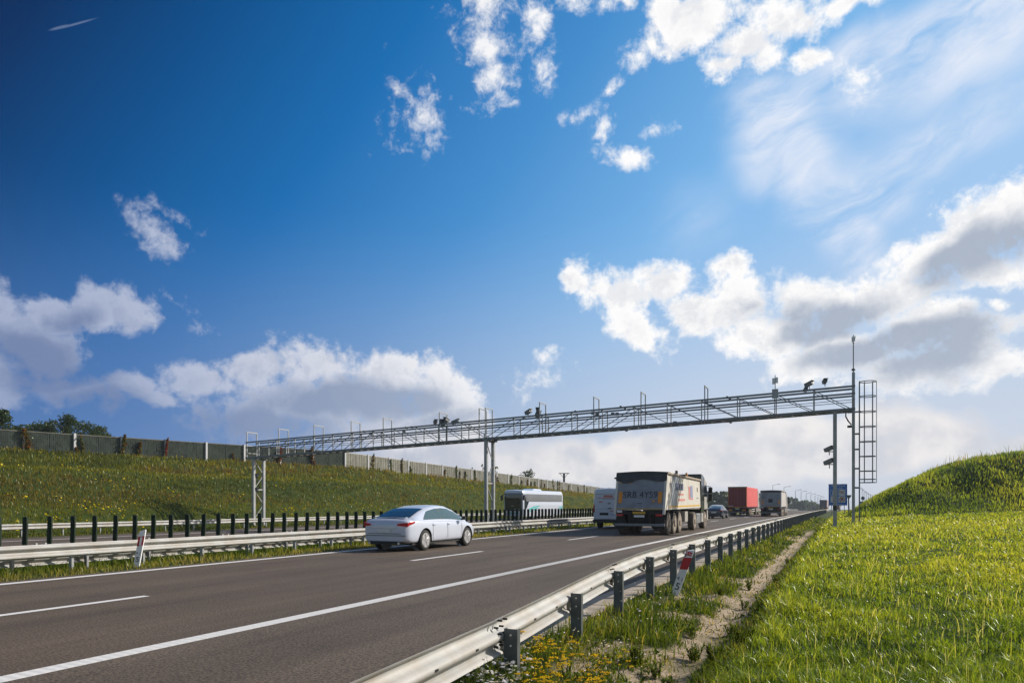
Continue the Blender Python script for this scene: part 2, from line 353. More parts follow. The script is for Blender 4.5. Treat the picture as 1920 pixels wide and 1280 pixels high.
g_lawn = leafmat('lawn_blade', [(0, (.024, .050, .008)), (.32, (.085, .140, .014)), (.60, (.185, .240, .020)), (.88, (.290, .310, .045)), (1, (.50, .46, .28))], .52, (2.3, 2.05, .9), .06)
g_verge = leafmat('verge_blade', [(0, (.022, .045, .008)), (.4, (.075, .115, .014)), (.7, (.15, .165, .025)), (1, (.32, .25, .10))], .48, (2.1, 1.9, .8))
g_bank = leafmat('bank_blade', [(0, (.026, .036, .007)), (.26, (.078, .086, .013)), (.46, (.160, .172, .016)), (.64, (.150, .112, .026)), (.84, (.125, .075, .030)), (1, (.34, .27, .12))], .45, (2.1, 1.85, .7))
g_tree = leafmat('tree_leaf', [(0, (.012, .028, .010)), (.5, (.035, .062, .018)), (1, (.085, .105, .03))], .35)
g_vine = leafmat('vine_leaf', [(0, (.035, .065, .010)), (.5, (.12, .11, .015)), (.75, (.20, .06, .015)), (1, (.18, .018, .012))], .4)
g_flow_y = leafmat('yellow_flower', [(0, (.70, .47, .008)), (1, (.85, .64, .015))], .25)
g_flow_w = leafmat('white_flower', [(0, (.70, .66, .74)), (1, (.85, .82, .88))], .25)
g_flow_p = leafmat('pink_flower', [(0, (.45, .12, .28)), (1, (.6, .2, .4))], .25)

# ================================================================== terrain
wallL = lambda t: np.where(t < 74, 58 + (74 - t) * (14.7 / 32.8), 58.0)
def wall_base(t):
    return np.interp(t, [-20, 20, 41, 74, 115, 176, 215, 300, 500], [6.9, 6.7, 6.5, 6.13, 5.38, 4.14, 3.2, 1.5, .8])
def mound(L, t):
    a = -L - (0.6 + .05 * np.maximum(0, t - 62) - CURV * 0)
    prof = np.interp(a, [0, .6, 1.9, 4.4, 6.4, 9.4, 12.4, 40, 120], [0, .52, 1.30, 2.55, 3.28, 3.98, 4.22, 4.35, 4.35])
    toe = 53.5 + .30 * np.maximum(a, 0)
    f = sst(t, toe - 1, toe + 8.5)
    fade = 1 - .62 * sst(t, 85, 230)
    b = fbm(L * 1.3, t, 4.5, 4) - .5
    return prof * f * fade + b * 1.25 * sst(prof * f, .2, 2.0)
def H(L, t):
    L = np.asarray(L, float); t = np.asarray(t, float)
    w = vnoise(L * 0, t, 3.0) * .12 - .06
    base = np.interp(L + w * sst(L, 3, 2.4), [.7, 1.12, 1.2, 1.45, 1.7, 1.78, 2.2, 2.75, 2.95, 3.0], [.03, -.10, -.17, -.225, -.17, -.12, -.09, -.02, -.015, -.03])
    lawn = .03 + .0085 * np.clip(t, 0, 48) * sst(L, 1.0, -.4) + .048 * np.minimum(np.maximum(0, -L), 40) * sst(t, -5, 22)
    lawn = lawn + (fbm(L, t, 1.7, 4) - .5) * .10 + (fbm(L, t, 9, 2) - .5) * .18 * sst(L, -1, -4)
    h = np.where(L < .7, lawn + mound(L, t), base)
    h = h + np.where((L >= .7) & (L < 2.9), (fbm(L, t, .45, 3) - .5) * .07, 0)
    # carriageway, median, far carriageway
    med = np.interp(L, [14.6, 15.0, 16, 18, 21, 25, 27.5, 27.9, 39.4, 39.9, 41.0, 43], [-.03, .0, -.04, -.22, -.38, -.34, -.29, -.33, -.33, -.29, -.18, .75])
    h = np.where((L >= 3.0) & (L < 14.6), -.03, h)
    h = np.where(L >= 14.6, med, h)
    wl = wallL(t); wb = wall_base(t)
    q = np.clip((L - 43) / (wl - 43), 0, 1)
    berm_h = np.minimum(3.6, wb * .62)
    bank = .75 + np.interp(q, [0, .38, .44, .58, .92, 1.0], [0, .56, .61, .62, 1, 1]) * (wb - .75)
    bank = bank + (fbm(L, t, 4.0, 4) - .5) * .55 * sst(q, .0, .2) * sst(q, 1.0, .9)
    h = np.where(L > 43, np.where(L > wl, wb, bank), h)
    fade = sst(t, 330, 230)
    far = np.interp(L, [-400, -60, -2, 3, 14.6, 28, 39.4, 60, 400], [1, .8, .2, -.03, -.03, -.33, -.33, .8, 1.0])
    h = h * fade + far * (1 - fade)
    return h + zr(t)
def seg(a, b, s_): return list(np.arange(a, b, s_))
Ls = seg(-600, -100, 50) + seg(-100, -30, 5) + seg(-30, -6, .8) + seg(-6, 0, .3) + seg(0, .7, .12) + seg(.7, 3.0, .07) + [3.0, 3.2, 8, 14.55] + seg(14.6, 28, .5) + [28, 34, 39.4] + seg(39.6, 75, .6) + seg(75, 120, 5) + seg(120, 900, 60)
ts = seg(-25, -1, 2) + seg(-1, 16, .12) + seg(16, 34, .3) + seg(34, 110, .7) + seg(110, 330, 3) + seg(330, 800, 25) + seg(800, 4200, 200)
LL, TT = np.meshgrid(np.array(Ls, float), np.array(ts, float)); Z = H(LL, TT)
def np_mesh(name, co, faces4, mats, parent=None, smooth=True):
    me = bpy.data.meshes.new(name); nv = len(co); nf_ = len(faces4)
    me.vertices.add(nv); me.vertices.foreach_set('co', np.asarray(co, np.float32).ravel())
    me.loops.add(nf_ * 4); me.loops.foreach_set('vertex_index', np.asarray(faces4, np.int32).ravel())
    me.polygons.add(nf_); me.polygons.foreach_set('loop_start', np.arange(nf_, dtype=np.int32) * 4)
    me.polygons.foreach_set('use_smooth', np.full(nf_, smooth))
    for m in (mats if isinstance(mats, list) else [mats]): me.materials.append(m)
    me.update(calc_edges=True); me.validate()
    o = bpy.data.objects.new(name, me); COL.objects.link(o)
    if parent is not None: o.parent = parent
    return o
def gridfaces(nr, nc):
    i = np.arange(nr - 1)[:, None] * nc + np.arange(nc - 1)[None, :]; i = i.ravel()
    return np.stack([i, i + nc, i + nc + 1, i + 1], 1)
co = np.stack([-LL + CURV * TT ** 2, TT, Z], -1).reshape(-1, 3)
gm = bpy.data.materials.new('soil_and_turf'); gm.use_nodes = True; t_ = gm.node_tree; b_ = t_.nodes['Principled BSDF']; b_.inputs['Roughness'].default_value = .95; b_.inputs['Specular IOR Level'].default_value = .15
def gn(scale, det=6, rough=.6):
    n = t_.nodes.new('ShaderNodeTexNoise'); n.inputs['Scale'].default_value = scale; n.inputs['Detail'].default_value = det; n.inputs['Roughness'].default_value = rough
    tcx = t_.nodes.new('ShaderNodeTexCoord'); t_.links.new(tcx.outputs['Object'], n.inputs['Vector']); return n.outputs[0]
def grmp(src, stops):
    rp = t_.nodes.new('ShaderNodeValToRGB'); t_.links.new(src, rp.inputs[0]); c = rp.color_ramp
    while len(c.elements) < len(stops): c.elements.new(.5)
    for e_, (p_, c_) in zip(c.elements, stops): e_.position = p_; e_.color = (*c_, 1)
    return rp.outputs[0]
def gmix(f, a, b):
    n = t_.nodes.new('ShaderNodeMix'); n.data_type = 'RGBA'; t_.links.new(f, n.inputs[0]); t_.links.new(a, n.inputs[6]); t_.links.new(b, n.inputs[7]); return n.outputs[2]
turf = grmp(gn(.9, 9, .7), [(.3, (.022, .040, .008)), (.5, (.040, .062, .010)), (.62, (.062, .070, .018)), (.75, (.085, .062, .028))])
sand = grmp(gn(14, 10, .82), [(.25, (.13, .10, .07)), (.40, (.36, .275, .19)), (.55, (.50, .395, .285)), (.68, (.60, .49, .365)), (.8, (.20, .15, .10))])
aS = t_.nodes.new('ShaderNodeAttribute'); aS.attribute_name = 'sand'
t_.links.new(gmix(aS.outputs['Fac'], turf, sand), b_.inputs['Base Color'])
bp_ = t_.nodes.new('ShaderNodeBump'); bp_.inputs['Strength'].default_value = .9; bp_.inputs['Distance'].default_value = .03; t_.links.new(gn(38, 8, .75), bp_.inputs['Height']); t_.links.new(bp_.outputs[0], b_.inputs['Normal'])
ground = np_mesh('ground', co, gridfaces(len(ts), len(Ls)), gm); ground['kind'] = 'structure'
def sandy(L, t):
    gut = sst(np.abs(L - 1.43), .33, .22)
    slope = sst(fbm(L, t * .8, 1.1, 4), .55, .63) * sst(L, .75, 1.0) * sst(L, 2.75, 2.2)
    patch = sst(fbm(L, t, .8, 3), .66, .60)
    return np.clip(np.maximum(gut * np.maximum(patch, .60), slope * .95), 0, 1) * sst(t, 60, 35)
sa = ground.data.attributes.new('sand', 'FLOAT', 'POINT'); sa.data.foreach_set('value', sandy(LL, TT).astype(np.float32).ravel())

# ------------------------------------------------------------------ carriageways as sheets
def strip(name, L0, L1, dz, m, t0=-20, t1=4000, nL=2, lift=0.0, pars=None):
    tt = np.array([x for x in seg(t0, 60, 2) + seg(60, 400, 8) + seg(400, 4001, 90) if t0 <= x <= t1] + [t1], float)
    A, B = np.meshgrid(np.linspace(L0, L1, nL), tt)
    c_ = np.stack([-A + CURV * B ** 2, B, zr(B) + dz], -1).reshape(-1, 3)
    o = np_mesh(name, c_, gridfaces(len(tt), nL), m, pars); o['kind'] = 'structure'; a_ = o.data.attributes.new('lat', 'FLOAT', 'POINT'); a_.data.foreach_set('value', A.astype(np.float32).ravel()); return o
def asphalt(name, c0, c1, lanes):
    m = bpy.data.materials.new(name); m.use_nodes = True; t = m.node_tree; b = t.nodes['Principled BSDF']; b.inputs['Roughness'].default_value = .82; b.inputs['Specular IOR Level'].default_value = .35
    tx = t.nodes.new('ShaderNodeTexCoord')
    def nz(s_, d, r_=.6, vec=None):
        n = t.nodes.new('ShaderNodeTexNoise'); n.inputs['Scale'].default_value = s_; n.inputs['Detail'].default_value = d; n.inputs['Roughness'].default_value = r_
        t.links.new(vec or tx.outputs['Object'], n.inputs['Vector']); return n.outputs[0]
    fine = nz(36, 5, .85)
    mp_ = t.nodes.new('ShaderNodeMapping'); mp_.inputs[3].default_value = (1.3, .06, 1); t.links.new(tx.outputs['Object'], mp_.inputs[0])
    streak = nz(1.6, 5, .6, mp_.outputs[0]); big = nz(.35, 4)
    rp = t.nodes.new('ShaderNodeValToRGB'); t.links.new(fine, rp.inputs[0]); rp.color_ramp.elements[0].position = .40; rp.color_ramp.elements[1].position = .60
    rp.color_ramp.elements[0].color = (*[c * .34 for c in c0], 1); rp.color_ramp.elements[1].color = (*[c * 1.85 for c in c1], 1)
    m1 = t.nodes.new('ShaderNodeMapRange'); m1.inputs[1].default_value = .3; m1.inputs[2].default_value = .7; m1.inputs[3].default_value = .80; m1.inputs[4].default_value = 1.18; t.links.new(streak, m1.inputs[0])
    m2 = t.nodes.new('ShaderNodeMapRange'); m2.inputs[1].default_value = .3; m2.inputs[2].default_value = .7; m2.inputs[3].default_value = .88; m2.inputs[4].default_value = 1.12; t.links.new(big, m2.inputs[0])
    mm = t.nodes.new('ShaderNodeMath'); mm.operation = 'MULTIPLY'; t.links.new(m1.outputs[0], mm.inputs[0]); t.links.new(m2.outputs[0], mm.inputs[1])
    vs = t.nodes.new('ShaderNodeVectorMath'); vs.operation = 'SCALE'; t.links.new(rp.outputs[0], vs.inputs[0]); t.links.new(mm.outputs[0], vs.inputs['Scale'])
    # polished wheel tracks and an oil-darkened band down each lane
    at = t.nodes.new('ShaderNodeAttribute'); at.attribute_name = 'lat'
    def mth(op, a, b2=0.0, c2=0.0):
        n = t.nodes.new('ShaderNodeMath'); n.operation = op
        for i_, v_ in enumerate((a, b2, c2)):
            if isinstance(v_, (int, float)): n.inputs[i_].default_value = v_
            else: t.links.new(v_, n.inputs[i_])
        return n.outputs[0]
    latn = mth('ADD', at.outputs['Fac'], mth('MULTIPLY', mth('SUBTRACT', streak, .5), .8))
    wv_ = mth('SINE', mth('MULTIPLY', mth('SUBTRACT', latn, 6.5), 2 * math.pi / 1.87))
    trk = mth('MULTIPLY_ADD', wv_, -.085, 1.0)
    # seam where one paving run meets the next, and a few wet-looking stains
    seam = mth('LESS_THAN', mth('ABSOLUTE', mth('SUBTRACT', latn, 10.55)), .018)
    stn = t.nodes.new('ShaderNodeMapRange'); stn.inputs[1].default_value = .60; stn.inputs[2].default_value = .72; stn.inputs[3].default_value = 1.0; stn.inputs[4].default_value = .72; t.links.new(nz(1.1, 6, .7), stn.inputs[0])
    vs2 = t.nodes.new('ShaderNodeVectorMath'); vs2.operation = 'SCALE'; t.links.new(vs.outputs[0], vs2.inputs[0]); t.links.new(mth('MULTIPLY', mth('MULTIPLY', trk, stn.outputs[0]), mth('MULTIPLY_ADD', seam, -.35, 1.0)), vs2.inputs['Scale'])
    t.links.new(vs2.outputs[0], b.inputs['Base Color'])
    bp = t.nodes.new('ShaderNodeBump'); bp.inputs['Strength'].default_value = .35; bp.inputs['Distance'].default_value = .006; t.links.new(nz(150, 3), bp.inputs['Height']); t.links.new(bp.outputs[0], b.inputs['Normal'])
    return m
as1 = asphalt('asphalt', (.075, .055, .041), (.098, .073, .053), 1)
strip('road', 3.5, 14.6, 0.0, as1, nL=8)
as2 = asphalt('asphalt_shoulder', (.074, .056, .042), (.098, .075, .056), 1)
strip('road_shoulder', 3.5, 6.36, 0.004, as2, nL=3)
strip('opposite_road', 27.9, 39.4, -.3, as1, nL=8)
paint = mat('road_paint', (.74, .72, .70), .7, 0, .08, 60, .2, 200, dirt=(.38, .34, .31), dscale=25, dlo=.58, dhi=.8)
strip('edge_line', 14.02, 14.26, .004, paint)
# ribbed (profiled) right-hand line: raised cross bars
rb = MB(); tcur = 0.0
strip('edge_line', 6.36, 6.60, .004, paint)
while tcur < 26:
    for Lq in (6.36,):
        c = CURV * tcur ** 2
        rb.add([(-6.37 + c, tcur, .0045), (-6.59 + c, tcur, .0045), (-6.59 + c, tcur + .075, .0045), (-6.37 + c, tcur + .075, .0045), (-6.38 + c, tcur + .025, .0072), (-6.58 + c, tcur + .025, .0072), (-6.58 + c, tcur + .05, .0072), (-6.38 + c, tcur + .05, .0072)],
               [(4, 5, 6, 7), (0, 1, 5, 4), (1, 2, 6, 5), (2, 3, 7, 6), (3, 0, 4, 7)])
    tcur += .11
o = rb.build('edge_line_ribs', paint, smooth=0); o['kind'] = 'structure'
strip('opposite_edge_line', 36.05, 36.30, -.296, paint)
strip('opposite_inner_line', 28.3, 28.5, -.296, paint)
def dash(name, L0, w, t0, ln, dz):
    m_ = MB(); n = 4
    for i in range(n):
        a, b = t0 + ln * i / n, t0 + ln * (i + 1) / n
        m_.add([(XW(L0 + w / 2, a), a, zr(a) + dz), (XW(L0 - w / 2, a), a, zr(a) + dz), (XW(L0 - w / 2, b), b, zr(b) + dz), (XW(L0 + w / 2, b), b, zr(b) + dz)], [(0, 1, 2, 3)])
    o = m_.build(name, paint, smooth=0, fix=False); o['kind'] = 'structure'
dt0 = 19.9
for k in range(-2, 42): dash('lane_dash', 10.21, .16, dt0 + 12 * k - 4, 4.1, .004)
for k in range(0, 30): dash('opposite_lane_dash', 32.3, .16, 8 + 12 * k, 4.1, -.296)
# kerb strip of concrete slabs under the right-hand rail
km = mat('kerb_slabs', (.40, .34, .27), .92, 0, .14, 3, .25, 40, dirt=(.25, .19, .13), dscale=4)
kb = MB(); q = -3.0
while q < 150:
    ln = .98
    a, b = q, q + ln
    A_, B_ = CURV * a * a, CURV * b * b; za, zb_ = float(zr(a)), float(zr(b)); j = random.uniform(-.004, .004)
    vs = []
    for z_ in (-.12, .012 + j):
        vs += [(-3.5 + A_, a, za + z_), (-3.0 + A_, a, za + z_), (-3.0 + B_, b, zb_ + z_), (-3.5 + B_, b, zb_ + z_)]
    kb.add(vs, [(4, 5, 6, 7), (0, 1, 5, 4), (1, 2, 6, 5), (2, 3, 7, 6), (3, 0, 4, 7)])
    q += 1.0 if q < 60 else 1.0
o = kb.build('kerb_strip', km, smooth=0); o['kind'] = 'structure'

# ================================================================== grass
def blades_mesh(name, P, h, w, tint, m, bend=.45, label=None, cat=None, parent=None, lean=None):
    n = len(P); th = rng.random(n) * 2 * math.pi; ph = rng.random(n) * 2 * math.pi
    s_ = np.stack([np.cos(th), np.sin(th), np.zeros(n)], 1) * (w / 2)[:, None]
    b = np.stack([np.cos(ph), np.sin(ph), np.zeros(n)], 1) * (h * bend * rng.random(n))[:, None]
    if lean is not None: b = b + lean * h[:, None]
    up = np.zeros((n, 3)); up[:, 2] = h
    V = np.empty((n, 5, 3), np.float32)
    V[:, 0] = P - s_; V[:, 1] = P + s_
    V[:, 2] = P + up * .55 + b * .3 - s_ * .8; V[:, 3] = P + up * .55 + b * .3 + s_ * .8
    V[:, 4] = P + up * (1 - .25 * (np.linalg.norm(b, axis=1) / h)[:, None]) + b
    me = bpy.data.meshes.new(name)
    me.vertices.add(n * 5); me.vertices.foreach_set('co', V.ravel())
    base = (np.arange(n) * 5)[:, None]
    li = (base + np.array([[0, 1, 3, 2, 2, 3, 4]])).astype(np.int32)
    me.loops.add(n * 7); me.loops.foreach_set('vertex_index', li.ravel())
    me.polygons.add(n * 2)
    st = np.stack([np.arange(n) * 7, np.arange(n) * 7 + 4], 1).astype(np.int32)
    me.polygons.foreach_set('loop_start', st.ravel())
    me.update(calc_edges=True)
    at = me.attributes.new('tint', 'FLOAT', 'POINT'); at.data.foreach_set('value', np.repeat(tint, 5).astype(np.float32))
    me.materials.append(m)
    o = bpy.data.objects.new(name, me); COL.objects.link(o)
    if parent is not None: o.parent = parent
    if parent is None: tag(o, label, cat, kind='stuff')
    return o
def polar(n, d0, d1, a0=-44, a1=42, pw=0.0):
    """log-uniform distances: as many tufts per octave near as far"""
    u = rng.random(n); D = d0 * (d1 / d0) ** u; a = R(a0) + rng.random(n) * R(a1 - a0)
    fx, fy = np.sin(a), np.cos(a)
    x = D * (fx * CS - fy * SN); y = D * (fx * SN + fy * CS)
    return -(x - CURV * y * y), y, D
def pts_of(L, t): return np.stack([-L + CURV * t * t, t, H(L, t) - .01], 1)

QUAL = 1.0
# A lawn on the right
L, t, D = polar(int(480000 * QUAL), 1.9, 150, -10, 46)
dens = fbm(L, t, .9, 3)
k = (L < 1.05 - .25 * dens) & (t > .3) & (rng.random(len(L)) < np.where(L > .2, .8, 1.0) * (.55 + .8 * dens)); L, t, D, dens = L[k], t[k], D[k], dens[k]
big = fbm(L, t, 5.0, 3)
cl2 = fbm(L, t, .38, 3); tus = sst(cl2, .48, .72)
h = (.026 + .055 * rng.random(len(L)) ** 1.3 + .13 * tus * rng.random(len(L)) + .20 * np.clip(dens - .4, 0, 1)) * (1 + .25 * sst(D, 15, 50)) * (1 + .5 * sst(L, .1, .9))
w = np.maximum(.0052, .0013 * D) * (.7 + .6 * rng.random(len(L)))
tint = np.clip(-.16 + .62 * big + .60 * dens + .50 * (rng.random(len(L)) - .4) + .20 * sst(D, 8, 35) - .22 * sst(cl2, .46, .34), 0, .86); r_ = rng.random(len(L)); tint[r_ < .006] = 1.0
shady = mound(L, t) > .25
blades_mesh('grass', pts_of(L, t)[~shady], h[~shady], w[~shady], tint[~shady], g_lawn, 1.15, 'bright yellow-green mown lawn in the right foreground', 'grass')
# long pale stalks
L, t, D = polar(2600, 2.2, 45, -5, 44); k = (L < .6) & (t > .5); L, t, D = L[k], t[k], D[k]
blades_mesh('dry_stalks', pts_of(L, t), .16 + .2 * rng.random(len(L)), np.maximum(.0025, .0007 * D), .88 + .12 * rng.random(len(L)), g_lawn, .8, 'pale dry grass stalks scattered through the lawn', 'grass')
# mound
L, t, D = polar(int(170000 * QUAL), 48, 150, 8, 44)
mh = mound(L, t); k = (mh > .1) & (t < 175); L, t, D, mh = L[k], t[k], D[k], mh[k]
dn = fbm(L, t, 2.5, 3)
tint = np.clip(.0 + 1.0 * dn + .25 * (rng.random(len(L)) - .5), 0, .85)
blades_mesh('mound_grass', pts_of(L, t), (.14 + .40 * dn * rng.random(len(L))), .055 * (.6 + .8 * rng.random(len(L))), tint, g_lawn, .6, 'rough green grass covering the mound at the right', 'grass')
# tall weeds on the mound skyline
L, t, D = polar(9000, 55, 100, 12, 44); mh = mound(L, t); k = (mh > 3.2) & (rng.random(len(L)) < .35 + .9 * (fbm(L, t, 4, 2) - .3)); L, t = L[k], t[k]
blades_mesh('mound_weeds', pts_of(L, t), .3 + .75 * rng.random(len(L)) ** 3, .035 + .02 * rng.random(len(L)), .55 + .4 * rng.random(len(L)), g_verge, .35, 'thin tall weeds standing along the crest of the mound', 'weeds')
# B verge between rail and gutter, and along the gutter
L, t, D = polar(int(300000 * QUAL), 2.2, 90, -32, 28)
k = (L > .8) & (L < 3.02) & (t > .2); L, t, D = L[k], t[k], D[k]
sa_ = sandy(L, t); cl = fbm(L, t, .42, 3)
prob = np.where(sa_ > .4, .11 + .8 * sst(cl, .47, .58) * sst(np.abs(L - 1.43), .1, .3), .35 + .9 * sst(cl, .35, .6)) * np.where(L > 2.9, .35, 1)
k = rng.random(len(L)) < prob; L, t, D, cl, sa_ = L[k], t[k], D[k], cl[k], sa_[k]
h = (.035 + .145 * rng.random(len(L)) ** 1.3 * (.5 + cl)) * np.where(sa_ > .4, .7, 1.15) * (1 + .35 * sst(L, 1.7, 2.3) * sst(L, 2.9, 2.5))
tint = np.clip(.95 * fbm(L, t, .8, 3) - .05 + .40 * (rng.random(len(L)) - .4), 0, .86); r_ = rng.random(len(L)); tint[r_ < .05] = .95
blades_mesh('verge_grass', pts_of(L, t), h, np.maximum(.0045, .0013 * D) * (.7 + .6 * rng.random(len(L))), tint, g_verge, 1.2, 'tangled verge grass between the guardrail and the gutter', 'grass')
# debris, dead stems and clods lying on the sand
L, t, D = polar(60000, 2.5, 40, -30, 26); k = (L > .85) & (L < 2.6) & (t > .3); L, t, D = L[k], t[k], D[k]; k = (sandy(L, t) > .3) & (fbm(L, t, .3, 3) > .47); L, t, D = L[k], t[k], D[k]
blades_mesh('dead_stems', pts_of(L, t) + np.array([0, 0, .012]), .012 + .03 * rng.random(len(L)), np.maximum(.006, .0015 * D) * (.5 + rng.random(len(L))), np.where(rng.random(len(L)) < .6, .02, .97), g_verge, 3.5, 'dead stems and leaf litter strewn over the sandy gutter', 'litter')
# low dark weeds hanging over both lips of the gutter
L, t, D = polar(150000, 3, 60, -30, 28); cl = fbm(L, t, .7, 3)
k = (((L > .82) & (L < 1.28)) | ((L > 1.66) & (L < 2.5) & (cl > .50))) & (t > .3) & (cl > .40); L, t, D = L[k], t[k], D[k]
blades_mesh('gutter_weeds', pts_of(L, t), .03 + .06 * rng.random(len(L)), np.maximum(.012, .0022 * D) * (.6 + .8 * rng.random(len(L))), np.clip(.05 + .5 * rng.random(len(L)) ** 2, 0, .8), g_verge, 1.6, 'low dark weeds hanging over the edges of the sandy gutter', 'weeds')
# D median
L, t, D = polar(int(150000 * QUAL), 12, 190, -44, 26)
k = (L > 14.55) & (L < 27.9); L, t, D = L[k], t[k], D[k]; cl = fbm(L, t, 1.3, 3)
tint = np.clip(.08 + .50 * cl + .50 * sst(L, 17.0, 14.6) + .3 * (rng.random(len(L)) - .35), 0, .95)
h = (.06 + .13 * rng.random(len(L)) * (cl + .5)) * (1 + .6 * sst(L, 15.3, 16.5)) * np.where(L < 14.85, .6, 1)
blades_mesh('median_grass', pts_of(L, t), h, np.maximum(.01, .0012 * D), tint, g_verge, .7, 'green and straw coloured grass strip in the median', 'grass')
# E bank under the noise wall
L, t, D = polar(int(330000 * QUAL), 38, 320, -45, 26)
wl = wallL(t); k = (L > 39.6) & (L < wl - .1); L, t, D = L[k], t[k], D[k]; wl = wallL(t)
q = np.clip((L - 43) / (wl - 43), 0, 1); cl = fbm(L, t, 2.4, 4); br = fbm(L * 1.5, t * .5, 7, 3)
upper = sst(q, .50, .62); lowband = sst(q, .40, .30) * sst(q, .02, .12); lo2 = lowband * sst(t, 130, 60)
foot = sst(q, .10, .05); berm_lit = sst(q, .33, .40) * sst(q, .62, .54); near_ = sst(t, 125, 85)  # berm strip tinted brighter in place of light catching its step
tint = .16 + .30 * (cl - .35) + .26 * (rng.random(len(L)) - .5) + foot * .20 + berm_lit * .22 + upper * (.34 * sst(br, .30, .55) + .06) + lo2 * .44 * sst(br, .36, .52) * (rng.random(len(L)) < .7) + .16 * (1 - near_) * (1 - upper)
h = (.12 + .34 * rng.random(len(L)) * (cl + .25)) * (1 + .5 * upper) * np.where(q < .05, .75, 1)
blades_mesh('bank_grass', pts_of(L, t), h, np.maximum(.04, .0009 * D) * (.7 + .7 * rng.random(len(L))), np.clip(tint, 0, .97), g_bank, .6, 'rough grass and weeds covering the bank below the noise wall', 'grass')

def scatter_flowers(name, L, t, hts, sz, m, label):
    P = pts_of(L, t); P[:, 2] += hts; n = len(P); vs = np.empty((n, 4, 3), np.float32)
    th = rng.random(n) * 6.28; u = np.stack([np.cos(th), np.sin(th), .25 * rng.standard_normal(n)], 1) * sz[:, None]; v = np.stack([-np.sin(th), np.cos(th), .9 + 0 * th], 1) * (sz * .6)[:, None]
    vs[:, 0] = P - u - v; vs[:, 1] = P + u - v; vs[:, 2] = P + u + v; vs[:, 3] = P - u + v
    o = np_mesh(name, vs.reshape(-1, 3), np.arange(n * 4).reshape(n, 4), m, smooth=False)
    a = o.data.attributes.new('tint', 'FLOAT', 'POINT'); a.data.foreach_set('value', np.repeat(rng.random(n), 4).astype(np.float32))
    return tag(o, label, 'flowers', kind='stuff')
L, t, D = polar(60000, 45, 150, -45, 20); wl = wallL(t)
k = (L > 40.3) & (L < wl - 1); L, t, D = L[k], t[k], D[k]; q = np.clip((L - 43) / (wallL(t) - 43), 0, 1)
cl = fbm(L, t, 3.0, 3); pr = sst(cl, .56, .66) * .16 * (.3 + sst(q, .05, .0) + sst(q, .55, .7) + .8 * sst(t, 75, 55)); k = rng.random(len(L)) < pr
scatter_flowers('bank_flowers', L[k], t[k], .26 + .2 * rng.random(k.sum()), .032 + .022 * rng.random(k.sum()), g_flow_y, 'small yellow wildflowers dotted over the grass bank')
L, t, D = polar(9000, 6, 60, -20, 12); k = (L > 1.6) & (L < 2.9) & (t > 1); L, t, D = L[k], t[k], D[k]; cl = fbm(L, t, 1.2, 2)
k = rng.random(len(L)) < .30 * sst(cl, .45, .6)
scatter_flowers('verge_flowers', L[k], t[k], .18 + .14 * rng.random(k.sum()), np.maximum(.007, .0011 * D[k]), g_flow_w, 'tiny white flowers in the grass beside the guardrail')

# individual flowering plants in the foreground
def stem_plant(name, x, y, hgt, nst, head, label, cat, group, headmat, hs, lt=(.1, .5), leafy=10):
    L0 = -x + CURV * y * y; z = float(H(L0, y)) - .01
    root = empty(name, (x, y, z), random.uniform(0, 6.28), label, cat, group)
    st = MB(); hd_c = []; Lp = []; 
    for i in range(nst):
        a = random.uniform(0, 6.28); r0 = random.uniform(0, .05); ln = hgt * random.uniform(.7, 1.1); sp = random.uniform(.05, .42) * hgt
        p0 = Vector((r0 * math.cos(a), r0 * math.sin(a), 0)); p2 = p0 + Vector((sp * math.cos(a), sp * math.sin(a), ln)); p1 = (p0 + p2) / 2 + Vector((0, 0, .04 * hgt))
        st.tube(p0, p1, .0022, .0018, 4); st.tube(p1, p2, .0018, .0014, 4)
        nb_ = 3 if head == 'umbel' else 2
        for b in range(nb_):
            e = p2 + Vector((random.gauss(0, .035), random.gauss(0, .035), random.uniform(-.04, .02))); st.tube(p1 * .25 + p2 * .75, e, .0014, .001, 3); hd_c.append(e)
        for l_ in range(leafy): Lp.append(p0.lerp(p2, random.uniform(.05, .85)))
    st.build('stems', stem_m, root, smooth=0)
    n = len(Lp); P = np.array([tuple(p) for p in Lp]); hl = .05 + .05 * rng.random(n)
    blades_mesh('leaves', P, hl * .8, .010 + .006 * rng.random(n), lt[0] + (lt[1] - lt[0]) * rng.random(n), g_verge, 2.2, parent=root)
    for c in hd_c:
        hb = MB()
        if head == 'umbel':
            for q_ in range(random.randint(7, 12)):
                p = c + Vector((random.gauss(0, .013), random.gauss(0, .013), random.gauss(0, .003))); r = hs * random.uniform(.8, 1.2)
                ring = [(p.x + r * math.cos(k_ * 1.0472), p.y + r * math.sin(k_ * 1.0472), p.z) for k_ in range(6)]
                hb.add(ring + [(p.x, p.y, p.z + r * .7), (p.x, p.y, p.z - r * .6)], [(k_, (k_ + 1) % 6, 6) for k_ in range(6)] + [((k_ + 1) % 6, k_, 7) for k_ in range(6)])
        else:
            r = hs * random.uniform(.8, 1.25); tl = Vector((random.gauss(0, .4), random.gauss(0, .4), 1)).normalized(); u = tl.orthogonal().normalized(); v = tl.cross(u)
            for k_ in range(9):
                an = k_ * .698; d = u * math.cos(an) + v * math.sin(an); e = u * -math.sin(an) + v * math.cos(an)
                hb.add([c, c + d * r + e * r * .26 - tl * .001, c + d * r * 1.05, c + d * r - e * r * .26 - tl * .001], [(0, 1, 2, 3)])
        h_o = hb.build('flower_head', headmat, root, smooth=0, fix=False)
        a_ = h_o.data.attributes.new('tint', 'FLOAT', 'POINT'); a_.data.foreach_set('value', rng.random(len(h_o.data.vertices)).astype(np.float32))
    return root
stem_m = mat('stem', (.07, .10, .03), .8, 0, .2)
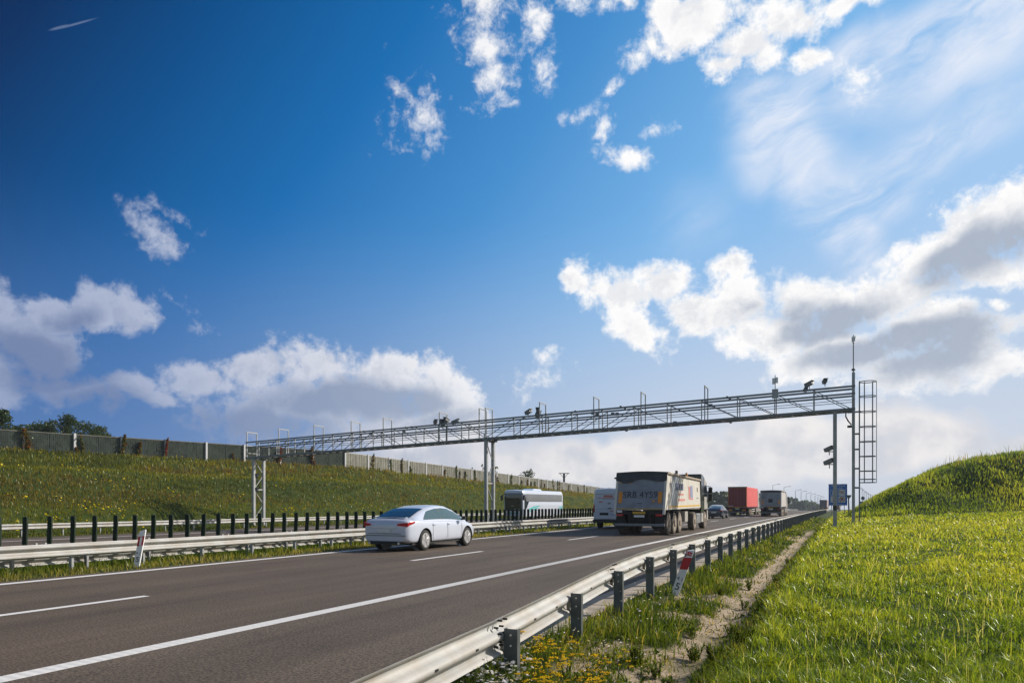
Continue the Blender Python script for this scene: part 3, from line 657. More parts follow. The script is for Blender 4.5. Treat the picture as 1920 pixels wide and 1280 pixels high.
def at_px(px, py, z=-.05):
    """ground point seen at a place in the photograph (only used to measure the layout)"""
    D_ = F * (EYE - z) / (py - HY); X_ = (px - CX) * D_ / F
    return X_ * CS - D_ * SN, X_ * SN + D_ * CS
for i, (px, py) in enumerate([(955, 1215), (985, 1232), (1005, 1245), (1040, 1252), (1060, 1235), (1080, 1262), (1110, 1240), (1100, 1275), (1020, 1218), (1065, 1215), (1135, 1258), (990, 1262), (1045, 1285), (1035, 1205), (1152, 1230)]):
    x, y = at_px(px, py + 44); stem_plant('tansy_plant', x, y, random.uniform(.24, .32), 4, 'umbel', 'yellow flowering weed in the clump at the foot of the guardrail', 'flower', 'yellow flowering weeds in the foreground clump', g_flow_y, .0065)
for i, (px, py) in enumerate([(905, 1255), (925, 1240), (945, 1232), (965, 1242), (935, 1262), (955, 1258), (975, 1262), (900, 1272), (915, 1276), (890, 1262), (950, 1275), (980, 1250), (925, 1285), (965, 1222)]):
    x, y = at_px(px, py + 46); stem_plant('daisy_plant', x, y, random.uniform(.22, .30), 9, 'daisy', 'pale white flowering weed in the clump at the foot of the guardrail', 'flower', 'white flowering weeds in the foreground clump', g_flow_w, .0135)
for i, (px, py, lab) in enumerate([(1232, 1262, 'bushy green weed with pink flower beside the sandy gutter'), (1300, 1190, 'low leafy weed growing in the sand left of the gutter'), (1395, 1130, 'leafy yellow-green weed on the far side of the gutter'), (1255, 1275, 'bright green leafy seedling at the bottom of the gutter'), (1372, 1180, 'dark spindly weed leaning over the gutter sand')]):
    x, y = at_px(px, py + 8, -.18); stem_plant('leafy_weed', x, y, .16 if i != 3 else .13, 7, 'daisy', lab, 'weed', None, g_flow_p, .004, (.15, .6), 16)

for px, py, hh in ((1405, 1100, .26), (1428, 1146, .22), (1352, 1118, .20), (1300, 1222, .20), (1392, 1226, .26), (1455, 1092, .24), (1478, 1052, .22), (1196, 1246, .20), (1340, 1252, .22), (1420, 1195, .2)):
    x, y = at_px(px, py, -.12); stem_plant('gutter_weed', x, y, hh, 9, 'daisy', 'bushy green weed growing along the edge of the sandy gutter', 'weed', 'bushy weeds along the sandy gutter', g_flow_p, .003, (.1, .75), 26)

# ================================================================== guardrails
def wprof(s=1.0):
    """W-beam section: (distance towards the traffic, height below the top)"""
    pts = [(.030, 0), (.036, -.016), (.060, -.030), (.083, -.045), (.086, -.066), (.080, -.090), (.045, -.112), (.010, -.130), (.0, -.150), (.0, -.165), (.010, -.185), (.045, -.203), (.080, -.222), (.086, -.246), (.083, -.268), (.060, -.282), (.036, -.296), (.030, -.312)]
    back = [(x - .005, z) for x, z in pts[::-1]]
    return pts + back
def wbeam(name, pts, parent, side=1, m=None):
    """pts: list of (L, t, ztop). side=+1: hump faces +L"""
    mb = MB(); pr = wprof(); rings = []
    for L, t, z in pts: rings.append([(XW(L + side * x, t), t, z + zz) for x, zz in pr])
    mb.loft(rings); return mb.build(name, m or rail_m, parent, smooth=50)
railL = lambda t: float(np.interp(t, [-3, 3.4, 5.4, 7.35, 9.3, 11.25, 300], [2.2, 2.46, 2.56, 2.67, 2.757, 2.80, 2.80]))
railZ = lambda t: float(np.interp(t, [-3, 2.4, 3.4, 5.4, 7.35, 9.3, 11.25, 14, 300], [.30, .475, .50, .535, .603, .678, .735, .75, .75]) + zr(t))
R1 = tag(empty('roadside_guardrail', (XW(2.8, 0), 0, 0), 0, 'long galvanised guardrail with dark posts along the near edge of the road', 'guardrail'))
R1.location = (0, 0, 0)
edges = [-2.7 + 4 * k for k in range(0, 46)]
for a, b in zip(edges[:-1], edges[1:]):
    ex = .16
    n = 5; P = []
    for i in range(n + 1):
        q = a + (b + ex - a) * i / n; P.append((railL(q) + .004 * (i == 0) - .004 * (i == n), q, railZ(q) + .001 * (i == 0)))
    wbeam('rail_beam', P, R1)
ptT = [3.4, 5.4, 7.35, 9.3, 11.25, 13.05] + [14.9 + 1.95 * k for k in range(70)]
for t in ptT:
    L = railL(t) - .075; zt = railZ(t) - .085; x = XW(L, t); zb = float(H(L, t)) - .12
    mb = MB()
    mb.box(x - .062, x + .062, t - .003, t + .003, zb, zt, 0)          # web across the road
    mb.box(x + .056, x + .062, t + .003, t + .055, zb, zt, 0); mb.box(x - .062, x - .056, t + .003, t + .055, zb, zt, 0)
    o = mb.build('post', post_m, R1, smooth=0)
    if t < 40:
        m2 = MB()
        for dz in (.05, .14): m2.tube((x + .004, t - .003, zt - dz), (x + .004, t - .014, zt - dz), .009, n=6)
        m2.tube((x + .030, t - .003, zt - .27), (x + .03, t - .008, zt - .27), .006, n=6)
        m2.build('bolt', bolt_m, o, smooth=0)
        # curved spacer between post and beam
        m3 = MB(); q = []
        for i in range(7):
            an = math.pi * i / 6; q.append((x - .05 - .075 * math.sin(an) * .9, t + .035 + .1 * (i / 6), zt - .08 - .10 + .10 * math.cos(an)))
        for a_, b_2 in zip(q[:-1], q[1:]): m3.bar(a_, b_2, .05, .006)
        m3.build('spacer_bracket', rail_m, R1, smooth=0)
for e in edges[1:6]:                        # lap joints with bolts and the round-headed slots
    L = railL(e); z = railZ(e)
    for dt in (.03, .13):
        for dx, dz in ((.02, -.012), (.055, -.075), (.02, -.125), (.02, -.19), (.055, -.235)):
            xx = XW(L + dx - .012, e + dt); MB().tube((xx + .03, e + dt, z + dz + .004), (xx - .01, e + dt, z + dz + .004), .009, n=6).build('joint_bolt', black, R1, smooth=0)
for k in range(60):                         # slots along the beam ridge
    q = 2.2 + .667 * k
    if q > 36: break
    m2 = MB(); xx = XW(railL(q) - .006, q); z = railZ(q) - .157
    m2.box(xx - .004, xx + .004, q - .022, q + .022, z - .008, z + .008); m2.build('slot', black, R1, smooth=0)

def simple_rail(name, L, ztop, t0, t1, label, sp, off, side, postw=.10, zb=None, cap=100):
    root = tag(empty(name, (0, 0, 0), 0, label, 'guardrail'))
    q = t0
    while q < t1:
        b = min(q + 4 if q < 90 else q + 16, t1)
        wbeam('rail_beam', [(L, q, ztop + float(zr(q))), (L, (q + b) / 2, ztop + float(zr((q + b) / 2))), (L, b, ztop + float(zr(b)))], root, side); q = b
    q = t0 + off; n = 0
    while q < t1 and n < cap:
        x = XW(L - side * .07, q); g = float(H(L - side * .07, q)) - .1; mb = MB(); zt = ztop - .06 + float(zr(q))
        mb.box(x - postw / 2, x + postw / 2, q - .003, q + .003, g, zt); mb.box(x + postw / 2 - .005, x + postw / 2, q + .003, q + .05, g, zt); mb.box(x - postw / 2, x - postw / 2 + .005, q + .003, q + .05, g, zt)
        mb.build('post', galv, root, smooth=0); q += sp; n += 1
    return root
MR = simple_rail('median_guardrail', 16.0, .60, 6.0, 190, 'median guardrail topped with a row of dark green anti-glare louvres', 1.85, .9, -1)
simple_rail('rear_median_guardrail', 17.0, .37, 6.0, 170, 'lower guardrail just behind the louvred median guardrail', 1.75, .3, 1)
simple_rail('opposite_guardrail', 40.0, .42, 10, 230, 'guardrail at the foot of the grass bank beyond the opposite carriageway', 2.25, .2, -1)
simple_rail('distant_guardrail', 27.4, .46, 150, 420, 'pale distant guardrail where the road bends out of sight', 4, .2, -1)
# anti-glare louvres: bristly slats clamped on the median rail
def louvre(mb, t, w=.145, hgt=.62, ax=None):
    L = 16.06; x = XW(L, t); z0 = .60 + float(zr(t)); ln = random.uniform(-.03, .03); n = 7; rings = []
    for i, (zz, ws) in enumerate([(-.02, .6), (.01, .9), (.05, 1), (.2, 1), (.4, 1), (hgt - .03, 1), (hgt - .004, .9), (hgt, .6)]):
        c_x = x + ln * zz + .025 * math.sin(zz * 3.2); a = w / 2 * ws; b = .035 * ws
        rings.append([(c_x + a * cx_, t + b * cy_, z0 + zz) for cx_, cy_ in ((-1, -.4), (-.6, -1), (.6, -1), (1, -.4), (1, .4), (.6, 1), (-.6, 1), (-1, .4))])
    mb.loft(rings)
t = 8.50 + .02; n = 0; far_l = MB()
while t < 190:
    if n < 97: m1 = MB(); louvre(m1, t); m1.build('louvre', greenpl, MR, smooth=50)
    else: louvre(far_l, t)
    t += .530; n += 1
tag(far_l.build('distant_louvres', greenpl, MR, smooth=50), kind='stuff')
for k in range(60):
    q = 9.9 + 2.6 * k; m1 = MB(); x = XW(16.03, q)
    for dq in (-.1, .1): m1.box(x - .03, x + .03, q + dq - .02, q + dq + .02, .60 + zr(q), .635 + zr(q))
    m1.build('clamp', rail_m, MR, smooth=0)

# ================================================================== toll gantry
G = placed('toll_gantry', 20.9, 41.8, 'galvanised steel lattice toll gantry spanning the whole motorway', 'gantry')
gx, gy, gz = G.location
T0 = 41.30
def GP(L, plane, h):   # point on the gantry, local to its empty
    t = T0 + plane * 1.03
    return Vector((XW(L, t) - gx, t - gy, 6.46 - .034 * L + h - gz))
G.rotation_euler = (0, 0, 0)
HT = 1.20
LR, LE = -.85, 41.7
for pl in (0, 1):
    for h, w, nm in ((0, .13, 'bottom_chord'), (HT, .095, 'top_chord'), (.68 * HT, .085, 'handrail'), (.41 * HT, .03, 'cable_rail')):
        segs = [LR, 10, 20.9, 31, LE]
        mb = MB()
        for a, b in zip(segs[:-1], segs[1:]): mb.bar(GP(a, pl, h), GP(b, pl, h), w)
        mb.build(nm, galv_d, G, smooth=0)
pan_r = [1.16 + 1.965 * k for k in range(11)]      # panel points, near span (ends at the middle tower)
pan_r[-1] = 20.9
pan_l = [20.9 + 1.77 * k for k in range(12)]
for pan in (pan_r, pan_l):
    nmid = 5 if pan is pan_r else 5
    for i, L in enumerate(pan):
        for pl in (0, 1):
            if not (pan is pan_l and i == 0):
                MB().bar(GP(L, pl, .05), GP(L, pl, HT - .04), .055).build('vertical_strut', galv, G, smooth=0)
            if i < len(pan) - 1:
                A_, B_ = (pan[i + 1], pan[i]) if i >= nmid else (pan[i], pan[i + 1])
                # diagonals fall towards midspan side as in a Pratt truss
                MB().bar(GP(A_, pl, .05), GP(B_, pl, HT - .05), .038).build('diagonal_brace', galv_d, G, smooth=0)
        MB().bar(GP(L, 0, 0), GP(L, 1, 0), .05).build('floor_beam', galv_d, G, smooth=0)
for pl in (0, 1): MB().bar(GP(-.6, pl, .05), GP(1.16, pl, HT - .05), .038).build('diagonal_brace', galv_d, G, smooth=0)
wk = MB()
for a in np.arange(-.6, 41.2, .62): wk.bar(GP(a, .0, -.03), GP(a + .31, 1., -.03), .03, .03); wk.bar(GP(a + .31, 1., -.03), GP(a + .62, 0, -.03), .03, .03)
wk.build('floor_bracing', galv, G, smooth=0)
wk = MB()
for a in np.arange(-.6, 41.0, 2.0): wk.add([GP(a, .28, .04), GP(a + 1.96, .28, .04), GP(a + 1.96, .78, .04), GP(a, .78, .04), GP(a, .28, .07), GP(a + 1.96, .28, .07), GP(a + 1.96, .78, .07), GP(a, .78, .07)], [(0, 3, 2, 1), (4, 5, 6, 7), (0, 1, 5, 4), (1, 2, 6, 5), (2, 3, 7, 6), (3, 0, 4, 7)])
wk.build('walkway', galv_d, G, smooth=0)
# inverted-U hoops over the walkway
for L in (Lpx(1318.7, T0), Lpx(1199.5, T0), Lpx(1111, T0), Lpx(1009.5, T0), 20.9, 21.35, Lpx(822, T0), Lpx(717, T0), Lpx(657, T0), Lpx(587.5, T0), Lpx(521, T0), 41.6):
    e = .80; m1 = MB(); lw = .06
    m1.bar(GP(L, 0, 0), GP(L, 0, HT + e), lw); m1.bar(GP(L, 1, 0), GP(L, 1, HT + e), lw); m1.bar(GP(L, -.03, HT + e), GP(L, 1.03, HT + e), lw)
    m1.build('hoop', galv, G, smooth=0)
m1 = MB()
for h in (.38, .95): m1.bar(GP(41.6, 0, h), GP(41.6, 1, h), .05)
m1.build('end_rail', galv, G, smooth=0)
# towers
def col(L, pl, w, top=-.06, name='column'):
    t = T0 + pl * 1.03; g = float(H(L, t)); p = GP(L, pl, top); m1 = MB()
    m1.bar((p.x, p.y, g - gz - .1), (p.x, p.y, p.z), w, w, up=(0, 1, 0)); m1.box(p.x - w, p.x + w, p.y - w * .9, p.y + w * .9, p.z - .03, p.z)
    m1.box(p.x - w, p.x + w, p.y - w, p.y + w, g - gz + .01, g - gz + .04)
    m1.build(name, galv, G, smooth=0); return p, g - gz
for L in (20.85, 40.9):
    p0, g0 = col(L, 0, .20); p1, g1 = col(L, 1, .20)
    hh = p0.z - g0; n = 4; z = g0 + .5; st = (p0.z - .1 - z) / n
    for i in range(n):
        a, b = (p0, p1) if i % 2 == 0 else (p1, p0)
        MB().bar((a.x, a.y, z + st * i), (b.x, b.y, z + st * (i + 1)), .05).build('lattice_brace', galv, G, smooth=0)
        if i % 2 == 0: MB().bar((p0.x, p0.y, z + st * i), (p1.x, p1.y, z + st * i), .09).build('lattice_beam', galv, G, smooth=0)
pL, gL = col(.12, 0, .19)
# mast with sensor, cage ladder
t_m = T0 + 1.03; mx = XW(-.78, t_m) - gx; my = t_m - gy; gm_ = float(H(-.78, t_m)) - gz; zt_ = 8.58 - gz
m1 = MB(); m1.bar((mx, my, gm_ - .1), (mx, my, zt_), .15, .15, up=(0, 1, 0)); m1.build('mast', galv, G, smooth=0)
m1 = MB(); m1.tube((mx, my, zt_), (mx, my, zt_ + 1.62), .028, n=8); m1.ring((mx, my, zt_ + .14), .07, .04); m1.tube((mx, my, zt_ + .08), (mx, my, zt_ + .2), .075, n=10)
tp = m1.build('mast_tip', galv_d, G)
m1 = MB(); m1.tube((mx, my, zt_ + 1.6), (mx, my, zt_ + 1.68), .07, .05, n=10); m1.box(mx - .09, mx + .08, my - .08, my + .08, zt_ + 1.68, zt_ + 1.9); m1.tube((mx, my, zt_ + 1.9), (mx, my, zt_ + 2.02), .03, n=8); m1.box(mx + .06, mx + .1, my - .02, my + .02, zt_ + 1.8, zt_ + 1.96)
m1.build('weather_sensor', white_p, G, smooth=0)
m1 = MB(); m1.path([(mx - .35, my - .2, 6.5 - gz + .1), (mx - .38, my - .2, 6.2 - gz), (mx - .25, my - .1, 5.95 - gz), (mx - .1, my - .08, 5.75 - gz)], .035); m1.box(mx - .30, mx - .08, my - .14, my - .02, 5.6 - gz, 5.72 - gz); m1.build('cable_elbow', black, G, smooth=0)
MB().bar(GP(-.5, 1, -.05), GP(-1.15, 1, -.05), .08).build('bracket', galv_d, G, smooth=0)
lx = XW(-1.07, T0 + .9) - gx; ly0, ly1 = my - .25, my + .20
ztop = EYE + (HY - 719) * 38.6 / F - gz; zc0 = EYE + (HY - 905) * 38.6 / F - gz; zg = float(H(-1.1, T0 + 1)) - gz
for y in (ly0, ly1): MB().bar((lx, y, zg - .05), (lx, y, ztop), .055).build('ladder_rail', galv_d, G, smooth=0)
z = zg + .25; 
while z < ztop - .1: MB().tube((lx, ly0, z), (lx, ly1, z), .012, n=5).build('rung', galv_d, G, smooth=0); z += .29
cx_ = lx + .42; cy_ = (ly0 + ly1) / 2
def cage_pt(an, z_): return (lx + .41 + .41 * math.cos(an), cy_ + .36 * math.sin(an), z_)
zs = [zc0, zc0 + .17] + [EYE + (HY - y) * 38.6 / F - gz for y in (884, 857, 830, 802.5, 775, 747, 720)]
for z_ in zs:
    m1 = MB(); P = [cage_pt(math.pi - .55 - k * (2 * math.pi - 1.1) / 16, z_) for k in range(17)]
    P = [(lx, ly1, z_)] + P + [(lx, ly0, z_)]
    for a_, b_ in zip(P[:-1], P[1:]): m1.bar(a_, b_, .012, .045)
    m1.build('cage_hoop', galv_d, G, smooth=0)
for an in (-2.0, -1.0, 0, 1.0, 2.0):
    MB().bar(cage_pt(an, zs[0]), cage_pt(an, zs[-1]), .03, .01).build('cage_bar', galv_d, G, smooth=0)
for y_ in (813, 842, 878, 914):
    z_ = EYE + (HY - y_) * 38 / F - gz; MB().box(mx + .05, lx, cy_ - .03, cy_ + .03, z_ - .045, z_ + .045).build('stand_off', galv_d, G, smooth=0)
# equipment
def camera_unit(p, yaw=0, s=1.0, nm='toll_camera', tilt=-.35, m=None):
    m1 = MB(); m1.box(-.10 * s, .10 * s, -.20 * s, .18 * s, -.07 * s, .07 * s); m1.box(-.13 * s, .13 * s, -.28 * s, .16 * s, .075 * s, .09 * s)
    o = m1.build(nm, m or galv_d, G, smooth=0, loc=p); o.rotation_euler = (tilt, 0, yaw)
    m2 = MB(); m2.tube((0, -.20 * s, 0), (0, -.215 * s, 0), .045 * s, n=10); m2.build('lens', black, o, smooth=0)
    m3 = MB(); m3.bar((0, 0, -.07 * s), (0, .04, -.28 * s), .035); m3.build('camera_arm', galv_d, o, smooth=0); return o
def pxL(px): return Lpx(px, T0)
for px, h, yaw, s in ((810, HT + .24, .5, 1.0), (824, HT + .10, .2, 1.5), (831, HT + .30, -.5, 1.1), (847, HT + .12, 1.4, 1.3), (984.5, HT + .3, .9, 1.2), (1002.5, HT + .36, 0, 1.0), (1003, HT + .08, .3, 1.3), (1513, HT + .36, .8, 1.15), (1543, HT + .42, 0, .9), (1507, HT + .08, 0, .8)):
    camera_unit(GP(pxL(px), .3, h), yaw + math.pi * .1, s)
for px, h in ((681, HT), (694, HT * .8), (760, HT), (770, HT), (1077, HT + .02), (1162, HT + .05), (1170, HT - .12), (1361, HT + .02), (1366, HT - .1), (980, HT - .1), (1022, HT + .02), (1361, -.1), (1366, -.16), (780, -.08), (1162, -.08), (1170, -.16), (1088, -.08), (692, -.06)):
    m1 = MB(); p = GP(pxL(px), .0 if h > .5 else .2, h); m1.tube(p - Vector((0, .09, 0)), p + Vector((0, .09, 0)), .075, n=8); m1.box(p.x - .05, p.x + .05, p.y - .03, p.y + .15, p.z - .05, p.z + .05)
    m1.build('sensor', galv_d, G, smooth=0)
for px, fr in ((1147, .72), (1155, .7), (757, .8), (694, .85), (1263, .02), (1110, .85), (1118, .75), (1322, .86), (1330, .70)):
    m1 = MB(); p = GP(pxL(px), 0, fr * HT); m1.box(p.x - .11, p.x + .11, p.y - .08, p.y - .02, p.z - .09, p.z + .09); m1.build('junction_box', galv_d, G, smooth=0)
m1 = MB(); p = GP(pxL(1450.6), 0, HT); m1.box(p.x - .16, p.x + .16, p.y - .12, p.y, p.z - .28, p.z + .22); m1.build('control_cabinet', galv, G, smooth=0)
m1 = MB(); m1.bar(p, p + Vector((0, -.05, .98)), .05); m1.box(p.x - .15, p.x - .02, p.y - .12, p.y, p.z + .5, p.z + .82); m1.box(p.x + .03, p.x + .15, p.y - .12, p.y, p.z + .55, p.z + .85); m1.build('antenna', white_p, G, smooth=0)
for y_, s in ((842, 1.1), (866, 1.2)):
    z_ = EYE + (HY - y_) * 37.6 / F - gz; o = camera_unit(Vector((pL.x - .32, pL.y - .05, z_)), 1.0, s); MB().bar((pL.x - .32, pL.y, z_ - .12), (pL.x, pL.y, z_ - .12), .05).build('camera_bracket', galv_d, G, smooth=0)
m1 = MB(); z_ = EYE + (HY - 951) * 37.6 / F - gz; m1.box(pL.x - .085, pL.x + .085, pL.y - .12, pL.y - .09, z_ - .14, z_ + .10); m1.build('access_panel', black, G, smooth=0)
for L, y_ in ((40.9, 893), (40.9, 919)):
    z_ = EYE + (HY - y_) * 54.7 / F - gz; q = GP(L, .3, 0); camera_unit(Vector((q.x, q.y, z_)), .8, 1.2)
o = MB(); q = GP(20.9, -.05, .18); o.tube(q, q + Vector((0, 0, .16)), .1, .07, n=10); o.tube(q - Vector((0, 0, .12)), q, .05, .09, n=10); o.build('dome_camera', white_p, G)
# clamps carrying the truss on the towers
for L in (20.85, 40.9, .12):
    for pl in (0, 1):
        if L == .12 and pl: continue
        q = GP(L, pl, -.10); MB().box(q.x - .3, q.x + .3, q.y - .07, q.y + .07, q.z - .06, q.z + .03).build('bearing_plate', galv_d, G, smooth=0)

# ================================================================== noise wall
def wallmat(name, col, moss, brick):
    m = mat(name, col, .95, 0, .16, 1.2, .25, 25, dirt=moss, dscale=1.1, dlo=.42, dhi=.72); return m
wm_d = wallmat('wall_panel_green', (.072, .090, .074), (.042, .052, .043), 1)
wm_l = wallmat('wall_panel_grey', (.25, .245, .205), (.16, .16, .13), 0)
wpost = mat('wall_post', (.50, .50, .52), .8, 0, .1, 3, dirt=(.33, .33, .33))
pxs1 = [-148, -48, 44, 138, 226, 308, 384, 455, 522, 583, 643]
def wall_xy(px):
    """a point of the wall line for a photo column (layout measurement)"""
    lo, hi = 5.0, 400.0
    for _ in range(60):
        t = (lo + hi) / 2; L = float(wallL(np.array(t))); D = L * SN + t * CS; p = 1567 - F * L / (CS * D)
        if p < px: lo = t
        else: hi = t
    return t
wt = [wall_xy(p) for p in pxs1]
t_ = wt[-1]
while t_ < 232: t_ += 4.9; wt.append(t_)
HWALL = 2.15
NW = tag(empty('noise_wall', (XW(58, 74), 74, 6), 0, 'long concrete panel noise wall running along the top of the grass bank', 'noise wall')); NW.location = (0, 0, 0)
vines_at = []
for i, (a, b) in enumerate(zip(wt[:-1], wt[1:])):
    La, Lb = float(wallL(np.array(a))), float(wallL(np.array(b)))
    A = Vector((XW(La, a), a, float(wall_base(a) + zr(a)) - .25)); B = Vector((XW(Lb, b), b, float(wall_base(b) + zr(b)) - .25))
    d = (B - A); dh = Vector((d.x, d.y, 0)).normalized(); nrm = Vector((dh.y, -dh.x, 0))
    hA = A.z + HWALL + .25; hB = B.z + HWALL + .25
    mb = MB(); dark = i < len(pxs1) - 1
    nx, nz = (26, 11) if dark else (18, 9)
    for side_ in range(2):                                     # two slabs a bay with a joint between
        u0, u1 = (.02, .495) if side_ == 0 else (.505, .98)
        for ix in range(nx // 2):
            for iz in range(nz):
                ua = u0 + (u1 - u0) * ix / (nx // 2); ub = u0 + (u1 - u0) * (ix + 1) / (nx // 2) - .004
                va, vb = iz / nz, (iz + 1) / nz - .012
                dp = .05 + (random.uniform(0, .035) if dark else random.uniform(0, .018) + (.03 if ix % 2 == 0 else 0))
                P = []
                for u_, v_ in ((ua, va), (ub, va), (ub, vb), (ua, vb)):
                    base = A.lerp(B, u_); top = hA + (hB - hA) * u_ - .1; P.append(Vector((base.x, base.y, base.z + (top - base.z) * v_)))
                Q = [p + nrm * dp for p in P]
                mb.add(P + Q, [(4, 5, 6, 7), (0, 1, 5, 4), (1, 2, 6, 5), (2, 3, 7, 6), (3, 0, 4, 7)])
        P = []
        for u_, v_ in ((u0, 0), (u1, 0), (u1, 1), (u0, 1)):
            base = A.lerp(B, u_); top = hA + (hB - hA) * u_ - .1; P.append(Vector((base.x, base.y, base.z + (top - base.z) * v_)))
        Q = [p - nrm * .12 for p in P]; P = [p + nrm * .02 for p in P]
        mb.add(P + Q, [(0, 1, 2, 3), (7, 6, 5, 4), (0, 4, 5, 1), (1, 5, 6, 2), (2, 6, 7, 3), (3, 7, 4, 0)])
    mb.build('wall_panel', wm_d if dark else wm_l, NW, smooth=0, fix=False)
    c1 = MB(); c1.bar(Vector((A.x, A.y, hA - .05)), Vector((B.x, B.y, hB - .05)), .2, .09); c1.build('coping', wpost if not dark else wm_l, NW, smooth=0)
    p1 = MB(); q = A + nrm * .03; p1.bar((q.x, q.y, A.z - .3), (q.x, q.y, hA + .06), .26, .24, up=(0, 1, 0)); o = p1.build('wall_post', wpost, NW, smooth=0)
    vines_at.append((A, B, nrm, hA - A.z, dark))

def leaf_cloud(name, C, S, sz, tint, m, parent=None):
    n = len(C); a = rng.standard_normal((n, 3)); a /= np.linalg.norm(a, axis=1)[:, None]; b = np.cross(a, rng.standard_normal((n, 3))); b /= np.linalg.norm(b, axis=1)[:, None]
    u = a * sz[:, None]; v = b * (sz * .7)[:, None]; V = np.empty((n, 4, 3), np.float32)
    V[:, 0] = C - u; V[:, 1] = C + v; V[:, 2] = C + u; V[:, 3] = C - v
    o = np_mesh(name, V.reshape(-1, 3), np.arange(n * 4).reshape(n, 4), m, parent, smooth=False)
    at = o.data.attributes.new('tint', 'FLOAT', 'POINT'); at.data.foreach_set('value', np.repeat(tint, 4).astype(np.float32)); return o
def vine(bay, u, w, h0, h1, tint0, n, desc, grp=None):
    A, B, nrm, hw, dk = vines_at[bay]; base = A.lerp(B, u) + nrm * .12
    P = []; ph = random.uniform(0, 6)
    dd = (B - A).normalized()
    for _ in range(n):
        v = random.random(); z = h0 + (h1 - h0) * v; wob = .16 * math.sin(z * 3 + ph); ww = w * (.45 + .55 * math.sin(math.pi * min(1, v * 1.15)))
        p = base + dd * (wob + random.gauss(0, ww * .5)) + nrm * abs(random.gauss(0, .10)); P.append((p.x, p.y, base.z + .22 + z * hw))
    P = np.array(P); tt = np.clip(tint0 + .22 * rng.standard_normal(n), 0, 1)
    root = empty('climbing_vine', (base.x, base.y, base.z), 0, desc, 'climbing plant', grp)
    P = P - np.array(root.location)
    leaf_cloud('leaves', P, None, .075 + .05 * rng.random(n), tt, g_vine, root)
    m1 = MB(); m1.tube((0, 0, 0), (0, 0, hw * h1 * .9), .02, .008, 5); m1.build('stem', bark, root, smooth=0)
vv = [(2, .03, .42, 0, 1.0, .55, 420, 'tangle of green and rust coloured creeper beside the second wall post from the left'),
 (3, .06, .28, 0, .35, .5, 160, 'low yellow-green creeper at the foot of the third wall post'), (3, .15, .12, 0, .85, .3, 130, 'thin green creeper climbing right of the third wall post'),
 (4, .03, .26, 0, 1.02, .4, 420, 'tall green and brown creeper over the fourth wall post from the left'), (4, .38, .22, .05, .75, .45, 200, 'round-topped creeper in the middle of a dark wall panel'),
 (5, .04, .14, .1, 1.03, .95, 260, 'bright red creeper hanging down a pale wall post'), (6, .7, .08, 0, .5, .6, 50, 'small sprig of creeper on a dark panel left of the gantry'),
 (8, .02, .3, .2, .9, .8, 260, 'red-brown creeper behind the left end of the gantry'), (9, .0, .22, .0, 1.05, .7, 300, 'rust coloured creeper around a post behind the gantry truss')]
for a in vv: vine(*a)
rv = random.Random(5); cnt = 0
for bay in range(10, len(vines_at) - 1):
    for u in (rv.uniform(.02, .3), rv.uniform(.4, .95)):
        if rv.random() < .72:
            vine(bay, u, rv.uniform(.15, .42), 0, rv.uniform(.5, 1.05), rv.uniform(.1, .55), int(170 if bay < 22 else 110), 'creeper growing up the pale grey stretch of the noise wall', 'creepers on the pale grey stretch of the noise wall')

# ================================================================== trees, lamps, pylon, signs
def tree(x, y, z, h, cr, n, label, grp, leaf=.22, conifer=False, tint=.45, sparse=1.0, name='tree'):
    root = empty(name, (x, y, z), random.uniform(0, 6.28), label, 'tree', grp)
    m1 = MB(); m1.tube((0, 0, -.3), (0, 0, h * .55), h * .022 + .04, h * .012, 7); m1.tube((0, 0, h * .55), (random.uniform(-.2, .2), 0, h * .93), h * .012, .02, 6)
    for k in range(9):
        a = random.uniform(0, 6.28); z0 = h * random.uniform(.2, .75); r = cr * random.uniform(.5, .9); m1.tube((0, 0, z0), (r * math.cos(a), r * math.sin(a), z0 + r * .55), h * .009, .012, 5)
    m1.build('trunk', bark, root, smooth=0)
    C = []; cl = []
    for k in range(max(8, int(26 * sparse))):
        v = random.uniform(.12, 1) ; a = random.uniform(0, 6.28)
        rr = cr * ((1 - v) * 1.0 + .12 if conifer else math.sin(math.pi * (.12 + .8 * v)) ** .8) * random.uniform(.3, .95)
        cl.append((rr * math.cos(a), rr * math.sin(a), h * (.12 + .86 * v) if conifer else h * (.22 + .74 * v), cr * random.uniform(.18, .40), random.uniform(-.18, .18)))
    per = n // len(cl); P = []; T = []
    for cx1, cy1, cz1, r1, dt in cl:
        q = rng.standard_normal((per, 3)); q /= np.linalg.norm(q, axis=1)[:, None]; q *= (rng.random(per) ** .45)[:, None] * r1 * 1.25
        q[:, 2] *= .8; P.append(q + np.array([cx1, cy1, cz1])); T.append(np.clip(tint + dt + .16 * rng.standard_normal(per), 0, 1))
    P = np.concatenate(P); T = np.concatenate(T)
    leaf_cloud('crown', P, None, leaf * (.6 + .8 * rng.random(len(P))), T, g_tree, root)
    return root
def loc_px(px, D):
    X_ = (px - CX) * D / F; return X_ * CS - D * SN, X_ * SN + D * CS
def tree_px(px, top, D, cr, n, label, grp=None, base=None, **k):
    x, y = loc_px(px, D); L = -x + CURV * y * y; zb = float(H(L, y)) if base is None else base
    ht = EYE + (HY - top) * D / F - zb; return tree(x, y, zb, ht, cr, n, label, grp, **k)
tree_px(6, 765, 88, 2.2, 3600, 'tall dark tree rising highest above the wall at the far left', leaf=.13, tint=.35)
tree_px(-22, 782, 92, 2.4, 1800, 'broad tree above the wall at the very edge of the view', leaf=.13, tint=.35)
tree_px(47, 798, 98, 2.4, 2400, 'low sparse tree peeping over the wall right of the tallest tree', leaf=.12, tint=.6)
tree_px(74, 789, 100, 2.2, 2600, 'rounded green tree just above the wall', leaf=.12, tint=.5)
